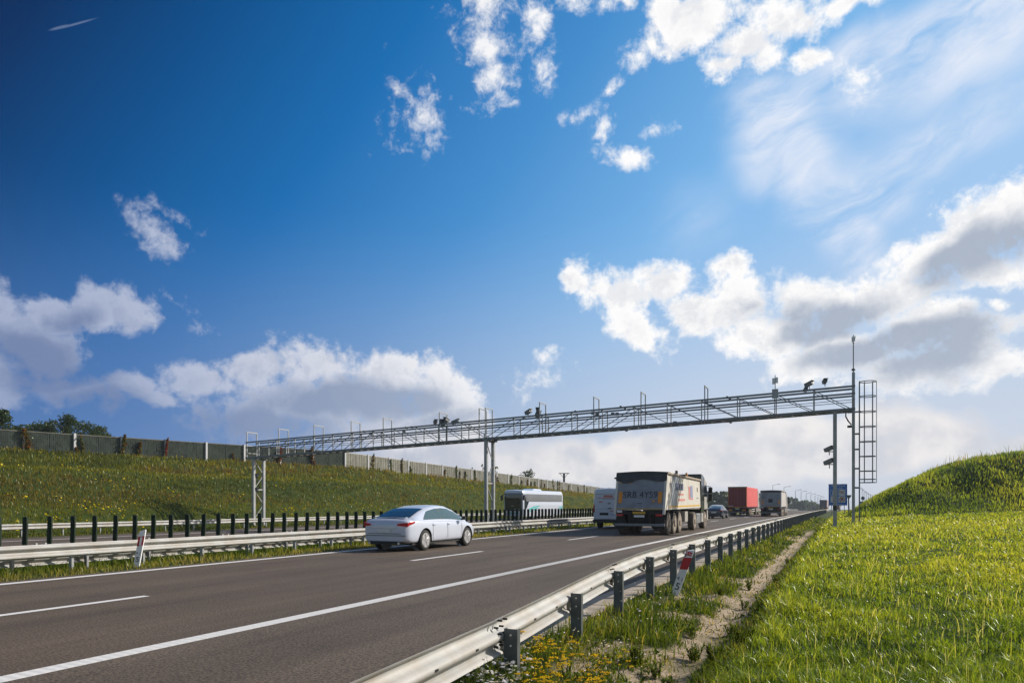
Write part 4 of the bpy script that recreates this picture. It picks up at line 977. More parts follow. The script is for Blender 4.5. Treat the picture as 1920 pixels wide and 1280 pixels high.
tree_px(97, 788, 102, 2.1, 2600, 'rounded green tree paired with its neighbour above the wall', leaf=.12, tint=.55)
tree_px(127, 781, 100, 2.6, 3600, 'pointed dark green tree, second highest above the wall', leaf=.12, tint=.45, conifer=True)
tree_px(164, 793, 104, 3.0, 3400, 'wide olive tree with a ragged top above the wall', leaf=.12, tint=.5)
tree_px(190, 800, 106, 1.9, 1600, 'small drooping tree at the right end of the treetops over the wall', leaf=.12, tint=.6)
tree_px(209, 805, 106, .9, 260, 'thin leaning sapling last in the row of treetops', leaf=.10, tint=.6)
for px, top, D, cr, n, lab in ((885, 872, 150, .5, 60, 'bare wispy sapling over the wall left of the middle gantry tower'), (905, 866, 152, .5, 60, 'bare wispy sapling over the wall close by the middle gantry tower'), (930, 874, 155, 1.1, 160, 'small thin tree over the wall right of the middle gantry tower'), (982, 884, 165, 1.2, 260, 'small bushy tree behind the wall above the coach'), (995, 879, 165, 1.4, 420, 'taller feathery tree behind the wall above the coach')):
    tree_px(px, top, D, cr, n, lab, leaf=.16, tint=.55, sparse=.6)
far = 'trees in the distant wood behind the traffic'
rt = random.Random(3)
for i in range(46):
    px = 1120 + i * 9.3 + rt.uniform(-3, 3); D = 300 + rt.uniform(-20, 60) + max(0, px - 1380) * 1.6
    top = np.interp(px, [1120, 1330, 1360, 1400, 1450, 1480, 1500, 1535], [918, 921, 923, 925, 928, 936, 939, 947]) + rt.uniform(-3.5, 3)
    tree_px(px, top, D, D * .0105 * rt.uniform(.8, 1.3), 300, 'dense dark green tree in the distant wood beyond the traffic', far, base=float(zr(D * CS)) - 1.2, leaf=D * .0021, tint=rt.uniform(.3, .65), conifer=rt.random() < .4)

def lamp(px, top, D, arm, label, grp, zb=None):
    x, y = loc_px(px, D); z0 = float(zr(y)) - .3; h = EYE + (HY - top) * D / F - z0
    root = empty('street_lamp', (x, y, z0), 0, label, 'street lamp', grp); k = max(1, D / 260)
    m1 = MB(); m1.tube((0, 0, 0), (0, 0, h), .13 * k, .07 * k, 6); m1.build('pole', galv_d, root)
    m2 = MB(); m2.tube((0, 0, h - .05), (arm * 2.2, 0, h + .35), .05 * k, n=5); m2.build('arm', galv_d, root)
    m3 = MB(); s_ = 1 if arm > 0 else -1; m3.box(min(arm * 2.2, arm * 2.2 + s_ * 1.0), max(arm * 2.2, arm * 2.2 + s_ * 1.0), -.2 * k, .2 * k, h + .28, h + .28 + .16 * k); m3.build('lamp_head', galv_d, root, smooth=0)
gl_ = 'street lamps receding along the left of the far road'
for px, top, D in ((1449, 909, 330), (1470, 913, 360), (1491.5, 919, 400), (1502, 921.5, 430), (1511.5, 924.5, 460), (1520.5, 926.5, 490), (1528, 929, 520), (1533.5, 931, 550), (1538, 933, 590)):
    lamp(px, top, D, 1.0, 'slender street lamp in the receding row left of the far road', gl_)
gr_ = 'street lamps receding behind the mound'
for px, top, D in ((1616.5, 914, 360), (1620, 917, 390), (1624, 920, 420), (1628, 923.5, 450), (1632, 926, 490), (1636, 928, 530)):
    lamp(px, top, D, -1.0 if px < 1618 else -.6, 'slender street lamp in the row showing over the foot of the mound', gr_)

# wooden pylon with cross-arm behind the wall
x, y = loc_px(1057.5, 250); z0 = float(zr(y)) + 2; hp = EYE + (HY - 887) * 250 / F - z0
P_ = empty('power_pole', (x, y, z0), -PHI, 'dark power pole with a wide cross-arm above the far end of the noise wall', 'power pole')
P_.rotation_euler = (0, 0, PHI)
m1 = MB(); m1.box(-.35, .35, -.2, .2, 0, hp - .1); m1.build('pole', black, P_, smooth=0)
m1 = MB(); m1.box(-1.9, 1.9, -.15, .15, hp - .12, hp + .12); m1.bar((-1.4, 0, hp - .1), (-.2, 0, hp - 1.5), .14); m1.bar((1.4, 0, hp - .1), (.2, 0, hp - 1.5), .14); m1.build('cross_arm', black, P_, smooth=0)
m1 = MB(); m1.box(-.5, .9, -.4, .4, hp - 5.0, hp - 4.2); m1.build('transformer', black, P_, smooth=0)

# delineator posts
def delineator(L, t, lean, tilt, hgt, label, num, sub, plaque, yaw=R(8), w=.13):
    z = float(H(L, t)) - .03; o = empty('delineator_post', (XW(L, t), t, z), 0, label, 'delineator post')
    o.rotation_euler = (tilt, lean, yaw)
    q = [(-w / 2, 0), (w / 2, 0), (w / 2, .075), (w * .28, .11), (-w * .28, .11), (-w / 2, .075)]
    m1 = MB(); rings = [[(x, y, 0) for x, y in q], [(x, y, hgt - .075 + (.045 if x > 0 else 0)) for x, y in q], [(x * .9, y * .9 + .004, hgt - .065 + (.06 if x > 0 else 0)) for x, y in q]]
    m1.loft(rings); m1.build('post_body', white_p, o, smooth=0, bevel=.006)
    m1 = MB(); a = hgt * .55; b = hgt * .79
    m1.add([(-w / 2 - .001, -.003, a), (w / 2 + .001, -.003, a + .04), (w / 2 + .001, -.003, b + .04), (-w / 2 - .001, -.003, b), (-w / 2 - .001, .0, a), (w / 2 + .001, .0, a + .04), (w / 2 + .001, .0, b + .04), (-w / 2 - .001, .0, b)], [(0, 1, 2, 3), (0, 4, 5, 1), (1, 5, 6, 2), (2, 6, 7, 3), (3, 7, 4, 0)]); rb_ = m1.build('red_reflector' if not plaque else 'red_band', red_r, o, smooth=0)
    if not plaque: m1 = MB(); m1.box(-.022, .022, -.008, -.0035, a + .03, b - .0); m1.build('white_reflector', white_p, o, smooth=0)
    text_mesh('number', num, .17, black, o, (-.0, -.003, hgt * .22), (1, 0, 0), (0, 0, 1), .001)
    text_mesh('small_number', sub, .085, black, o, (0, -.003, hgt * .38), (1, 0, 0), (0, 0, 1), .001)
    if plaque:
        m1 = MB(); m1.box(-w * .42, w * .36, -.005, -.001, hgt * .855, hgt * .93); m1.build('plaque', red_r, o, smooth=0)
        text_mesh('plaque_text', plaque, .06, white_p, o, (-.004, -.0055, hgt * .892), (1, 0, 0), (0, 0, 1), .001)
        m1 = MB(); m1.add([(-w * .45, -.003, hgt * .80), (-w * .15, -.003, hgt * .845), (-w * .42, -.003, hgt * .85)], [(0, 1, 2)]); m1.build('arrow_mark', black, o, smooth=0)
tR = 9.7
delineator(2.50, 12.0, R(19), R(-3), .88, 'leaning white delineator post with a red band and the number 5 by the near guardrail', '5', '4 1', 'A1c')
delineator(15.25, 11.65, R(9), R(-2), .95, 'white delineator post numbered 5 with a red reflector on the median verge', '5', '4 1', None, R(38))

# motorway service sign behind the gantry leg
blue = mat('sign_blue', (.012, .16, .56), .4, 0, .05); signw = mat('sign_white', (.78, .78, .76), .45, 0, .04); signr = mat('sign_red', (.55, .03, .03), .45, 0, .05); signo = mat('sign_orange', (.75, .22, .02), .5, 0, .05)
D = 84; x, y = loc_px(1571, D); zc = EYE + (HY - 927) * D / F; S = empty('service_area_sign', (x, y, float(H(-x + CURV * y * y, y))), R(6), 'blue motorway service area sign with four square pictograms behind the gantry leg', 'road sign')
b0 = zc - 1.27 - S.location.z; wS, hS = 2.02, 2.54
m1 = MB(); m1.box(-wS / 2, wS / 2, -.03, .03, b0, b0 + hS); m1.build('sign_panel', blue, S, smooth=0)
for xx in (-.7, .7): m1 = MB(); m1.tube((xx, .07, -.1), (xx, .07, b0 + hS - .1), .04, n=8); m1.build('sign_post', galv, S)
def sq(cx1, cz1, s_, m, nm='pictogram', d=.034): m1 = MB(); m1.box(cx1 - s_, cx1 + s_, -d, -.031, cz1 - s_, cz1 + s_); return m1.build(nm, m, S, smooth=0)
for i, cx1 in enumerate((-.43, .43)):
    for j, cz1 in enumerate((b0 + 1.53, b0 + .72)):
        o = sq(cx1, cz1, .37, signw)
        def bar_(p, q, w, m, nm='pictogram_mark', dd=-.037): MB().bar((p[0], dd, p[1]), (q[0], dd, q[1]), .004, w, up=(0, 0, 1)).build(nm, m, S, smooth=0) if False else _flat(p, q, w, m, nm, dd)
        def _flat(p, q, w, m, nm, dd):
            a = Vector((p[0], 0, p[1])); b = Vector((q[0], 0, q[1])); n_ = Vector((-(b - a).z, 0, (b - a).x)).normalized() * w / 2
            vs = [a - n_, b - n_, b + n_, a + n_]; m1 = MB(); m1.add([(v.x, dd - .002, v.z) for v in vs] + [(v.x, dd + .002, v.z) for v in vs], [(0, 1, 2, 3), (4, 5, 6, 7), (0, 1, 5, 4), (1, 2, 6, 5), (2, 3, 7, 6), (3, 0, 4, 7)]); m1.build(nm, m, S, smooth=0)
        if (i, j) == (0, 0):
            sq(cx1, cz1, .33, blue, 'pictogram_field', .0375); bar_((cx1 - .12, cz1 - .3), (cx1 - .12, cz1 + .25), .1, signw, dd=-.041); text_mesh('letter', 'P', .75, signw, S, (cx1 + .02, -.041, cz1), (1, 0, 0), (0, 0, 1), .001)
        if (i, j) == (1, 0):
            text_mesh('letters', 'WC', .42, black, S, (cx1, -.037, cz1 + .05), (1, 0, 0), (0, 0, 1), .001)
            for s_ in (1, -1): bar_((cx1 - .28, cz1 - .28 * s_), (cx1 + .28, cz1 + .28 * s_), .045, signr, dd=-.043)
        if (i, j) == (0, 1):
            for s_ in (1, -1): bar_((cx1 - .28, cz1 - .28 * s_), (cx1 + .28, cz1 + .28 * s_), .045, signr, dd=-.040)
        if (i, j) == (1, 1):
            m1 = MB(); m1.ring((cx1, -.038, cz1), .29, .03, 'y', 24); m1.build('pictogram_ring', signr, S, smooth=0)
            m1 = MB(); m1.prism([(cx1 - .16, cz1 + .16), (cx1 + .16, cz1 + .16), (cx1 + .09, cz1 - .1), (cx1 - .09, cz1 - .1)], 'y', -.04, -.036); m1.build('pictogram_mark', signo, S, smooth=0)
            for s_ in (1, -1): bar_((cx1 - .2, cz1 - .2 * s_), (cx1 + .2, cz1 + .2 * s_), .05, black, dd=-.044)
text_mesh('place_name', 'MOP Mszana', .29, signw, S, (0, -.034, b0 + 2.34), (1, 0, 0), (0, 0, 1), .001)
text_mesh('place_name', 'Rudnik', .27, signw, S, (.12, -.034, b0 + 2.07), (1, 0, 0), (0, 0, 1), .001)
text_mesh('distance', '150 m', .27, signw, S, (.05, -.034, b0 + .16), (1, 0, 0), (0, 0, 1), .001)
# column with a flared head, round sign seen from behind, small blue sign
D = 66; x, y = loc_px(1592, D); zg = float(H(-x + CURV * y * y, y)); S = empty('sensor_column', (x, y, zg), 0, 'grey column with a flared head beside the blue service sign', 'column'); zt = EYE + (HY - 927.5) * D / F - zg
m1 = MB(); m1.tube((0, 0, -.2), (-.05, 0, zt - .28), .075, .065, 10); m1.build('shaft', galv_d, S)
m1 = MB(); m1.prism([(-.12, zt - .3), (.06, zt - .3), (.19, zt - .1), (.19, zt), (-.24, zt), (-.24, zt - .1)], 'y', -.1, .1); m1.build('head', galv_d, S, smooth=0)
D = 118; x, y = loc_px(1618, D); zg = float(zr(y)) + .2; S = empty('round_sign', (x, y, zg), 0, 'grey back of a round road sign showing past the foot of the mound', 'road sign'); zt = EYE + (HY - 933.5) * D / F - zg
m1 = MB(); m1.tube((0, .05, -.2), (0, .05, zt), .035, n=6); m1.build('sign_post', galv_d, S)
m1 = MB(); m1.tube((0, -.02, zt), (0, .02, zt), .30, n=20); m1.build('sign_disc', galv_d, S, smooth=30)
D = 100; x, y = loc_px(1614.5, D); zg = float(zr(y)) + .2; S = empty('small_blue_sign', (x, y, zg), 0, 'small blue sign low beside the foot of the mound', 'road sign'); zt = EYE + (HY - 941) * D / F - zg
m1 = MB(); m1.box(-.22, .22, -.02, .02, zt - .25, zt + .12); m1.build('sign_panel', blue, S, smooth=0)
m1 = MB(); m1.tube((0, .04, -.2), (0, .04, zt), .03, n=6); m1.build('sign_post', galv_d, S)
# warning beacon far along the rail
D = 165; x, y = loc_px(1548, D); S = empty('warning_post', (x, y, float(zr(y))), 0, 'tiny red and white marker post by the distant end of the guardrail', 'marker post')
m1 = MB(); m1.box(-.12, .12, -.04, .04, .4, .75); m1.build('red_top', red_r, S, smooth=0); m1 = MB(); m1.box(-.12, .12, -.04, .04, -.1, .4); m1.build('white_base', white_p, S, smooth=0)

# ================================================================== vehicles
def wheel(parent, x, y, r, w, side, rimm, tyre=rubber, spokes=5, dish=.03, name='wheel'):
    """x = outer face; side = +1 on the right"""
    m1 = MB(); s = side
    m1.lathe_x([(0, r * .68), (0.0, r * .90), (-s * .02, r * .975), (-s * .05, r), (-s * (w - .05), r), (-s * (w - .02), r * .975), (-s * w, r * .9), (-s * w, r * .6)], 0, 0, 0, 28)
    o = m1.build(name, tyre, parent, smooth=40, loc=(x, y, r)); 
    m2 = MB(); m2.lathe_x([(s * .004, r * .70), (s * .006, r * .66), (-s * dish, r * .62), (-s * (dish + .02), .02)], 0, 0, 0, 28, 0)
    if spokes:
        for k in range(spokes):
            a = 2 * math.pi * k / spokes + .3
            for da in (-.13, .13):
                p = (s * .002, r * .12 * math.cos(a), r * .12 * math.sin(a)); q = (s * .002, r * .66 * math.cos(a + da), r * .66 * math.sin(a + da)); m2.bar(p, q, .035, .03, up=(1, 0, 0))
        m2.lathe_x([(0, r * .14), (s * .012, r * .12), (s * .014, .01)], 0, 0, 0, 12)
    else:
        m2.lathe_x([(s * .0, r * .36), (s * .05, r * .30), (s * .055, .01)], 0, 0, 0, 16)
        for k in range(10):
            a = 2 * math.pi * k / 10; m2.tube((-s * .02, r * .48 * math.cos(a), r * .48 * math.sin(a)), (s * .0, r * .48 * math.cos(a), r * .48 * math.sin(a)), r * .055, n=6, mi=1)
    m2.build('rim', [rimm, black], o, smooth=40); return o
def cut(o, holes):
    for (x0, x1, y, z, r) in holes:
        c = MB(); c.tube((x0, y, z), (x1, y, z), r, n=28); co_ = c.build('cutter', black, smooth=0)
        b = o.modifiers.new('well', 'BOOLEAN'); b.operation = 'DIFFERENCE'; b.solver = 'EXACT'; b.object = co_; b.material_mode = 'TRANSFER'
        bpy.context.view_layer.update()
        me = bpy.data.meshes.new_from_object(o.evaluated_get(bpy.context.evaluated_depsgraph_get()))
        o.modifiers.clear(); old = o.data; o.data = me; bpy.data.objects.remove(co_)
    o.data.set_sharp_from_angle(angle=R(38))
def arches(o, holes):
    import bmesh
    bm = bmesh.new(); bm.from_mesh(o.data)
    for y0, z0, r in holes:
        ins = {v for v in bm.verts if abs(v.co.x) > .55 and math.hypot(v.co.y - y0, v.co.z - z0) < r}
        bmesh.ops.delete(bm, geom=[f for f in bm.faces if all(v in ins for v in f.verts)], context='FACES')
        for v in bm.verts:
            if v in ins and v.is_valid and v.link_faces:
                d = math.hypot(v.co.y - y0, v.co.z - z0); v.co.y = y0 + (v.co.y - y0) * r / max(d, 1e-4); v.co.z = z0 + (v.co.z - z0) * r / max(d, 1e-4)
    bm.to_mesh(o.data); bm.free()
def patchbox(name, x0, x1, y0, y1, z0, z1, m, parent, bevel=0): return MB().box(x0, x1, y0, y1, z0, z1).build(name, m, parent, smooth=0, bevel=bevel)
def interp(y, pts): return float(np.interp(y, [p[0] for p in pts], [p[1] for p in pts]))

def sedan(L, t, paint_m, label, glassm):
    C = placed('passenger_car', L, t, label, 'car')
    zt = [(-2.0, 1.035), (-1.75, 1.12), (-1.35, 1.25), (-.95, 1.36), (-.45, 1.44), (0, 1.46), (.4, 1.43), (.75, 1.34), (1.1, 1.18), (1.5, .985)]
    W_ = [(-2.40, .70), (-2.30, .83), (-2.0, .895), (-1.4, .925), (0, .925), (1.4, .92), (1.9, .885), (2.2, .79), (2.36, .62)]
    ZB = [(-2.40, .82), (-2.28, .98), (-2.0, 1.03), (-1.3, .985), (0, .955), (1.2, .93), (1.7, .86), (2.1, .74), (2.36, .60)]
    ring = []
    for y in (-2.40, -2.36, -2.26, -2.1, -1.9, -1.4, -.8, -.2, .4, 1.0, 1.4, 1.8, 2.05, 2.22, 2.33, 2.36):
        w = interp(y, W_); zb = interp(y, ZB); e = 1 if abs(y) < 2.25 else .6; z0 = .24 if abs(y) < 2.2 else .30
        half = [(0, z0), (w * .86, z0), (w * .965, z0 + .06), (w * .995, .50), (w, .68), (w * .985, zb - .10), (w * .93, zb - .02), (w * .80, zb + .02), (0, zb + .045 * e)]
        ring.append([(x, y, z) for x, z in half] + [(-x, y, z) for x, z in half[::-1][1:-1]])
    m1 = MB(); m1.loft(ring); body = m1.build('body', [paint_m, black], C, smooth=60)
    sb = body.modifiers.new('s', 'SUBSURF'); sb.levels = sb.render_levels = 3
    bpy.context.view_layer.update(); me = bpy.data.meshes.new_from_object(body.evaluated_get(bpy.context.evaluated_depsgraph_get())); body.modifiers.clear(); body.data = me
    RA, FA = -1.38, 1.45; wr_ = .335
    body.data.polygons.foreach_set('use_smooth', [True] * len(body.data.polygons)); arches(body, [(RA, .345, .385), (FA, .345, .385)]); body.data.set_sharp_from_angle(angle=R(50))
    for ya in (RA, FA):
        for s in (1, -1):
            m1 = MB(); rg = [[(s * xx, ya + .383 * math.cos(a), .345 + .383 * math.sin(a)) for a in [R(-12 + 8.87 * k) for k in range(24)]] for xx in (.55, .905)]
            m1.loft(rg, cap=False, closed=False); m1.add([(s * .56, ya + .38 * math.cos(a), .345 + .38 * math.sin(a)) for a in [R(-12 + 8.87 * k) for k in range(24)]], [tuple(range(24))])
            m1.build('wheel_arch', black, C)
    # greenhouse
    def wr(y): return interp(y, [(-2.0, .72), (-1.3, .64), (-.5, .60), (.5, .60), (1.0, .66), (1.5, .76)])
    def wb(y): return interp(y, [(-2.0, .82), (-1.4, .86), (0, .865), (1.0, .86), (1.5, .83)])
    def zbt(y): return interp(y, ZB) - .03
    ys = [-2.0, -1.9, -1.75, -1.55, -1.35, -1.15, -.95, -.7, -.45, -.2, 0, .2, .4, .6, .75, .9, 1.1, 1.3, 1.5]
    def sec(y):
        z1 = interp(y, zt); b = zbt(y); zs_ = max(z1 - .055, b + .01)
        half = [(wb(y), b), (wb(y) * .55 + wr(y) * .45, b * .5 + zs_ * .5 + .008), (wr(y) + .015, zs_), (wr(y) * .86, z1 - .008), (wr(y) * .5, z1 + .006), (0, z1 + .012)]
        return half
    m1 = MB(); m1.loft([[(x, y, z) for x, z in sec(y)] + [(-x, y, z) for x, z in sec(y)[::-1][1:]] for y in ys], closed=False, cap=False)
    m1.build('roof', paint_m, C, smooth=60)
    def side_pt(s, y, v, off=.008):
        h = sec(y); a, b, c = h[0], h[1], h[2]
        x, z = (a[0] + (b[0] - a[0]) * v * 2, a[1] + (b[1] - a[1]) * v * 2) if v < .5 else (b[0] + (c[0] - b[0]) * (v * 2 - 1), b[1] + (c[1] - b[1]) * (v * 2 - 1))
        return (s * (x + off), y, z + .002)
    for s in (1, -1):
        m1 = MB()
        def f(u, v):
            y = -1.42 + u * 2.62; e = min(1, (u / .16)) ** .7 if u < .16 else 1.0; lo = .13; hi = .90 if y < .55 else .86
            hi = lo + (hi - lo) * (e if u < .16 else 1); return side_pt(s, y, lo + (hi - lo) * v)
        m1.grid(f, 26, 4); m1.build('side_window', glassm, C, smooth=60)
        m1 = MB(); 
        for y in (-.22,): m1.add([side_pt(s, y - .03, .12, .012), side_pt(s, y + .03, .12, .012), side_pt(s, y + .02, .9, .012), side_pt(s, y - .04, .9, .012)], [(0, 1, 2, 3)])
        m1.build('door_pillar', black, C, smooth=0)
    def top(name, y0, y1, fr):
        m1 = MB()
        def f(u, v):
            y = y0 + (y1 - y0) * u; w_ = wr(y) * fr * (1 - .05 * 0); x = (v * 2 - 1) * w_; return (x, y, interp(y, zt) + .018 - .014 * abs(v * 2 - 1) ** 2 + .004)
        m1.grid(f, 12, 8); m1.build(name, glass, C, smooth=60)
    top('rear_window', -1.93, -1.02, .90); top('windscreen', .52, 1.42, .90)
    for y in (RA, FA):
        for s in (1, -1): wheel(C, s * .905, y, wr_, .22, s, rim_s)
    for s in (1, -1):
        m1 = MB(); m1.loft([[(s * .93, .92, .95), (s * .93, 1.0, .95), (s * .93, 1.0, .99), (s * .93, .92, .99)], [(s * 1.02, .90, .94), (s * 1.02, 1.0, .95), (s * 1.02, 1.0, 1.06), (s * 1.02, .90, 1.06)], [(s * 1.12, .88, .95), (s * 1.12, .96, .96), (s * 1.12, .96, 1.06), (s * 1.12, .88, 1.06)]]); m1.build('door_mirror', black if paint_m is car_w else paint_m, C, smooth=40)
        m1 = MB()
        def tl(u, v):
            y = -2.36 + .36 * u; w = interp(y, W_); zb = interp(y, ZB); z = zb - .17 + (.115 - .06 * u) * v + .04 * u
            if u == 0: return (s * (w - .17), y - .012, z)
            return (s * (w * .995 + .006), y - .01 * (1 - u), z)
        def tl2(u, v):
            x = .50 + .34 * u; y = -2.40 + .012 + (.10 if u > .85 else .035 * u * u) - .03; z = .80 + .02 * (1 - u) + (.06 + .06 * u) * v; return (s * x, y, z)
        m1.grid(tl, 6, 3); m1.grid(tl2, 5, 3); m1.build('tail_lamp', lampred, C, smooth=50)
        for y in (-.95, .02):
            m1 = MB(); m1.box(s * .928 if s > 0 else -.945, s * .945 if s > 0 else -.928, y, y + .17, .815, .835); m1.build('door_handle', paint_m, C, smooth=0)
        MB().tube((s * .55, -2.42, .27), (s * .55, -2.30, .27), .04, n=10).build('exhaust', rim_s, C)
        for yy in (-.98, -.02, .98):
            m1 = MB(); pts_ = [(s * (.9262), yy + .04 * math.sin(z * 3), z) for z in (.34, .5, .7, .88)]
            for a_, b_ in zip(pts_[:-1], pts_[1:]): m1.bar(a_, b_, .006, .006)
            m1.build('door_seam', black, C, smooth=0)
    patchbox('number_plate', -.26, .26, -2.425, -2.41, .60, .71, plate_m, C)
    patchbox('bumper_line', -.80, .80, -2.408, -2.37, .50, .515, black, C); patchbox('boot_seam', -.62, .62, -2.412, -2.38, .565, .575, black, C)
    patchbox('boot_trim', -.42, .42, -2.415, -2.38, .745, .775, rim_s, C)
    m1 = MB(); m1.box(-.60, .60, -2.39, -2.1, .225, .33); m1.build('rear_diffuser', black, C, smooth=0)
    patchbox('spoiler', -.62, .62, -2.12, -1.98, 1.055, 1.075, paint_m, C)
    patchbox('underbody', -.8, .8, -2.0, 2.0, .2, .26, black, C)
    return C
sedan(12.97, 21.0, car_w, 'silver-white five-door car in the left lane, nearest vehicle on the road', glass_l)
sedan(12.1, 79.8, car_n, 'small dark navy saloon car following the red lorry in the left lane', glass)

# ---- articulated lorries
steel_b = mat('tipper_panel_shaded', (.26, .275, .31), .55, .05, .08, 2, dirt=(.13, .135, .15), dscale=1.6, dlo=.45, dhi=.8)  # tailgate grey darkened, standing in for shade on the rear face
cream = mat('tipper_side', (.62, .58, .52), .5, .05, .06, 2, dirt=(.40, .35, .29), dscale=1.2, dlo=.5, dhi=.85)
tarp = mat('tarpaulin', (.055, .055, .062), .75, 0, .25, 3, .4, 5)
tarp_l = mat('rolled_tarpaulin', (.42, .34, .27), .8, 0, .2, 4, .4, 8)
yellow = mat('yellow_trim', (.62, .36, .03), .5, 0, .1)
grey_s = mat('grey_stripe', (.26, .28, .31), .5, 0, .08)
cab_k = mat('cab_black', (.015, .015, .017), .25, 0, .1, coat=.5)
cab_w = mat('cab_white', (.45, .43, .40), .35, 0, .06, dirt=(.4, .36, .3), dscale=3)
dirtyb = mat('chassis_black', (.02, .019, .018), .75, 0, .3, 5)
blue_t = mat('blue_print', (.24, .27, .42), .5, 0, .1); red_t = mat('red_print', (.58, .20, .17), .5, 0, .1)
red_c = mat('red_curtain_lit', (.72, .11, .10), .55, 0, .12, 1.5, .3, 3); red_d = mat('red_doors_shaded', (.22, .010, .016), .4, 0, .08)  # curtain red brightened as sunlit side, door red darkened as shaded rear
alu = mat('alu_side', (.60, .57, .54), .45, .2, .08, 2, dirt=(.42, .38, .34), dscale=1.5)
def chassis(C, w, ax, r, tractor=True, dusty=True):
    patchbox('underbody_shade_box', -.62, .62, .25, 9.4, .62, 1.12, dirtyb, C)  # dark box added to fill sunlit gaps so the underside reads black
    ty = rubber_d if dusty else rubber
    for s in (-.45, .45): patchbox('chassis_rail', s - .05, s + .05, .3, 9.9, .95, 1.15, dirtyb, C)
    for y in ax:
        patchbox('axle', -.8, .8, y - .07, y + .07, r - .07, r + .07, dirtyb, C)
        for s in (1, -1):
            wheel(C, s * (w / 2 - .01), y, r, .38, s, rim_d, ty, 0, .09)
            m1 = MB(); P = [(y + (r + .07) * math.cos(a), r + (r + .07) * math.sin(a)) for a in [R(20 + 14 * k) for k in range(11)]]
            for a_, b_ in zip(P[:-1], P[1:]): m1.add([(s * (w / 2 - .40), *a_), (s * (w / 2), *a_), (s * (w / 2), *b_), (s * (w / 2 - .40), *b_), (s * (w / 2 - .40), a_[0], a_[1] + .02), (s * (w / 2), a_[0], a_[1] + .02), (s * (w / 2), b_[0], b_[1] + .02), (s * (w / 2 - .40), b_[0], b_[1] + .02)], [(0, 1, 2, 3), (4, 5, 6, 7), (0, 1, 5, 4), (2, 3, 7, 6), (1, 2, 6, 5), (0, 3, 7, 4)])
            m1.build('mudguard', dirtyb, C, smooth=0)
def tractor(C, w, y0, h, dark, front):
    """y0 = rear wall of the cab"""
    r = .52
    for y in (y0 - 2.1, y0 + 1.35):
        for s in (1, -1): wheel(C, s * (w / 2 - .02), y, r, .34, s, rim_d, rubber_d, 0, .07 if y < y0 else -.02)
    patchbox('tractor_frame', -.5, .5, y0 - 3.1, y0 + .2, .7, 1.0, dirtyb, C)
    m1 = MB(); P = [(y0, .95), (y0 + 1.0, .95), (y0 + 1.0, 1.15), (y0 + 1.8, 1.15), (y0 + 1.8, .45), (y0 + 2.25, .45), (y0 + 2.3, 1.3), (y0 + 2.2, 2.1), (y0 + 1.95, 2.85), (y0 + 1.3, h - .25), (y0 + .5, h), (y0, h)]
    m1.prism(P, 'x', -w / 2 + .02, w / 2 - .02, 0); m1.build('cab', dark, C, smooth=0, bevel=.04)
    for s in (1, -1):
        x0, x1 = (w / 2 - .025, w / 2 - .005) if s > 0 else (-w / 2 + .005, -w / 2 + .025)
        m1 = MB(); m1.prism([(y0 + 1.0, 1.2), (y0 + 2.2, 1.2), (y0 + 2.15, 1.95), (y0 + 1.0, 1.95)], 'x', x0, x1); m1.build('door_panel', front, C, smooth=0)
        m1 = MB(); m1.prism([(y0 + 1.1, 2.0), (y0 + 2.1, 2.0), (y0 + 1.9, 2.6), (y0 + 1.15, 2.6)], 'x', x0, x1); m1.build('side_window', glass, C, smooth=0)
        m1 = MB(); m1.prism([(y0 + .95, 2.68), (y0 + 1.92, 2.68), (y0 + 1.35, h - .35), (y0 + .95, h - .2)], 'x', x0, x1); m1.build('roof_fairing', front, C, smooth=0)
        m1 = MB(); m1.box(s * w / 2 + (.05 if s > 0 else -.28), s * w / 2 + (.28 if s > 0 else -.05), y0 + 2.15, y0 + 2.3, 2.2, 2.55); m1.box(s * w / 2 + (.05 if s > 0 else -.28), s * w / 2 + (.28 if s > 0 else -.05), y0 + 2.15, y0 + 2.3, 1.72, 2.12)
        m1.bar((s * w / 2, y0 + 2.1, 2.62), (s * (w / 2 + .2), y0 + 2.22, 2.58), .04); m1.bar((s * w / 2, y0 + 2.1, 1.68), (s * (w / 2 + .2), y0 + 2.22, 1.7), .04); m1.build('wing_mirror', black, C, smooth=0)
        patchbox('fuel_tank', *((w / 2 - .55, w / 2 - .04) if s > 0 else (-w / 2 + .04, -w / 2 + .55)), y0 - 1.4, y0 - .1, .35, .95, galv_d, C, .05)
        patchbox('cab_step', *((w / 2 - .3, w / 2 - .03) if s > 0 else (-w / 2 + .03, -w / 2 + .3)), y0 + .15, y0 + .8, .4, .95, front, C, .03)
        MB().prism([(y0 + 1.9, .5), (y0 + 2.28, .5), (y0 + 2.3, 1.1), (y0 + 1.9, 1.1)], 'x', *((w / 2 - .02, w / 2) if s > 0 else (-w / 2, -w / 2 + .02))).build('corner_panel', front, C, smooth=0)
    m1 = MB(); m1.prism([(y0 + 2.22, 1.95), (y0 + 2.245, 1.95), (y0 + 2.0, 2.8), (y0 + 1.97, 2.8)], 'x', -w / 2 + .15, w / 2 - .15); m1.build('windscreen', glass, C, smooth=0)
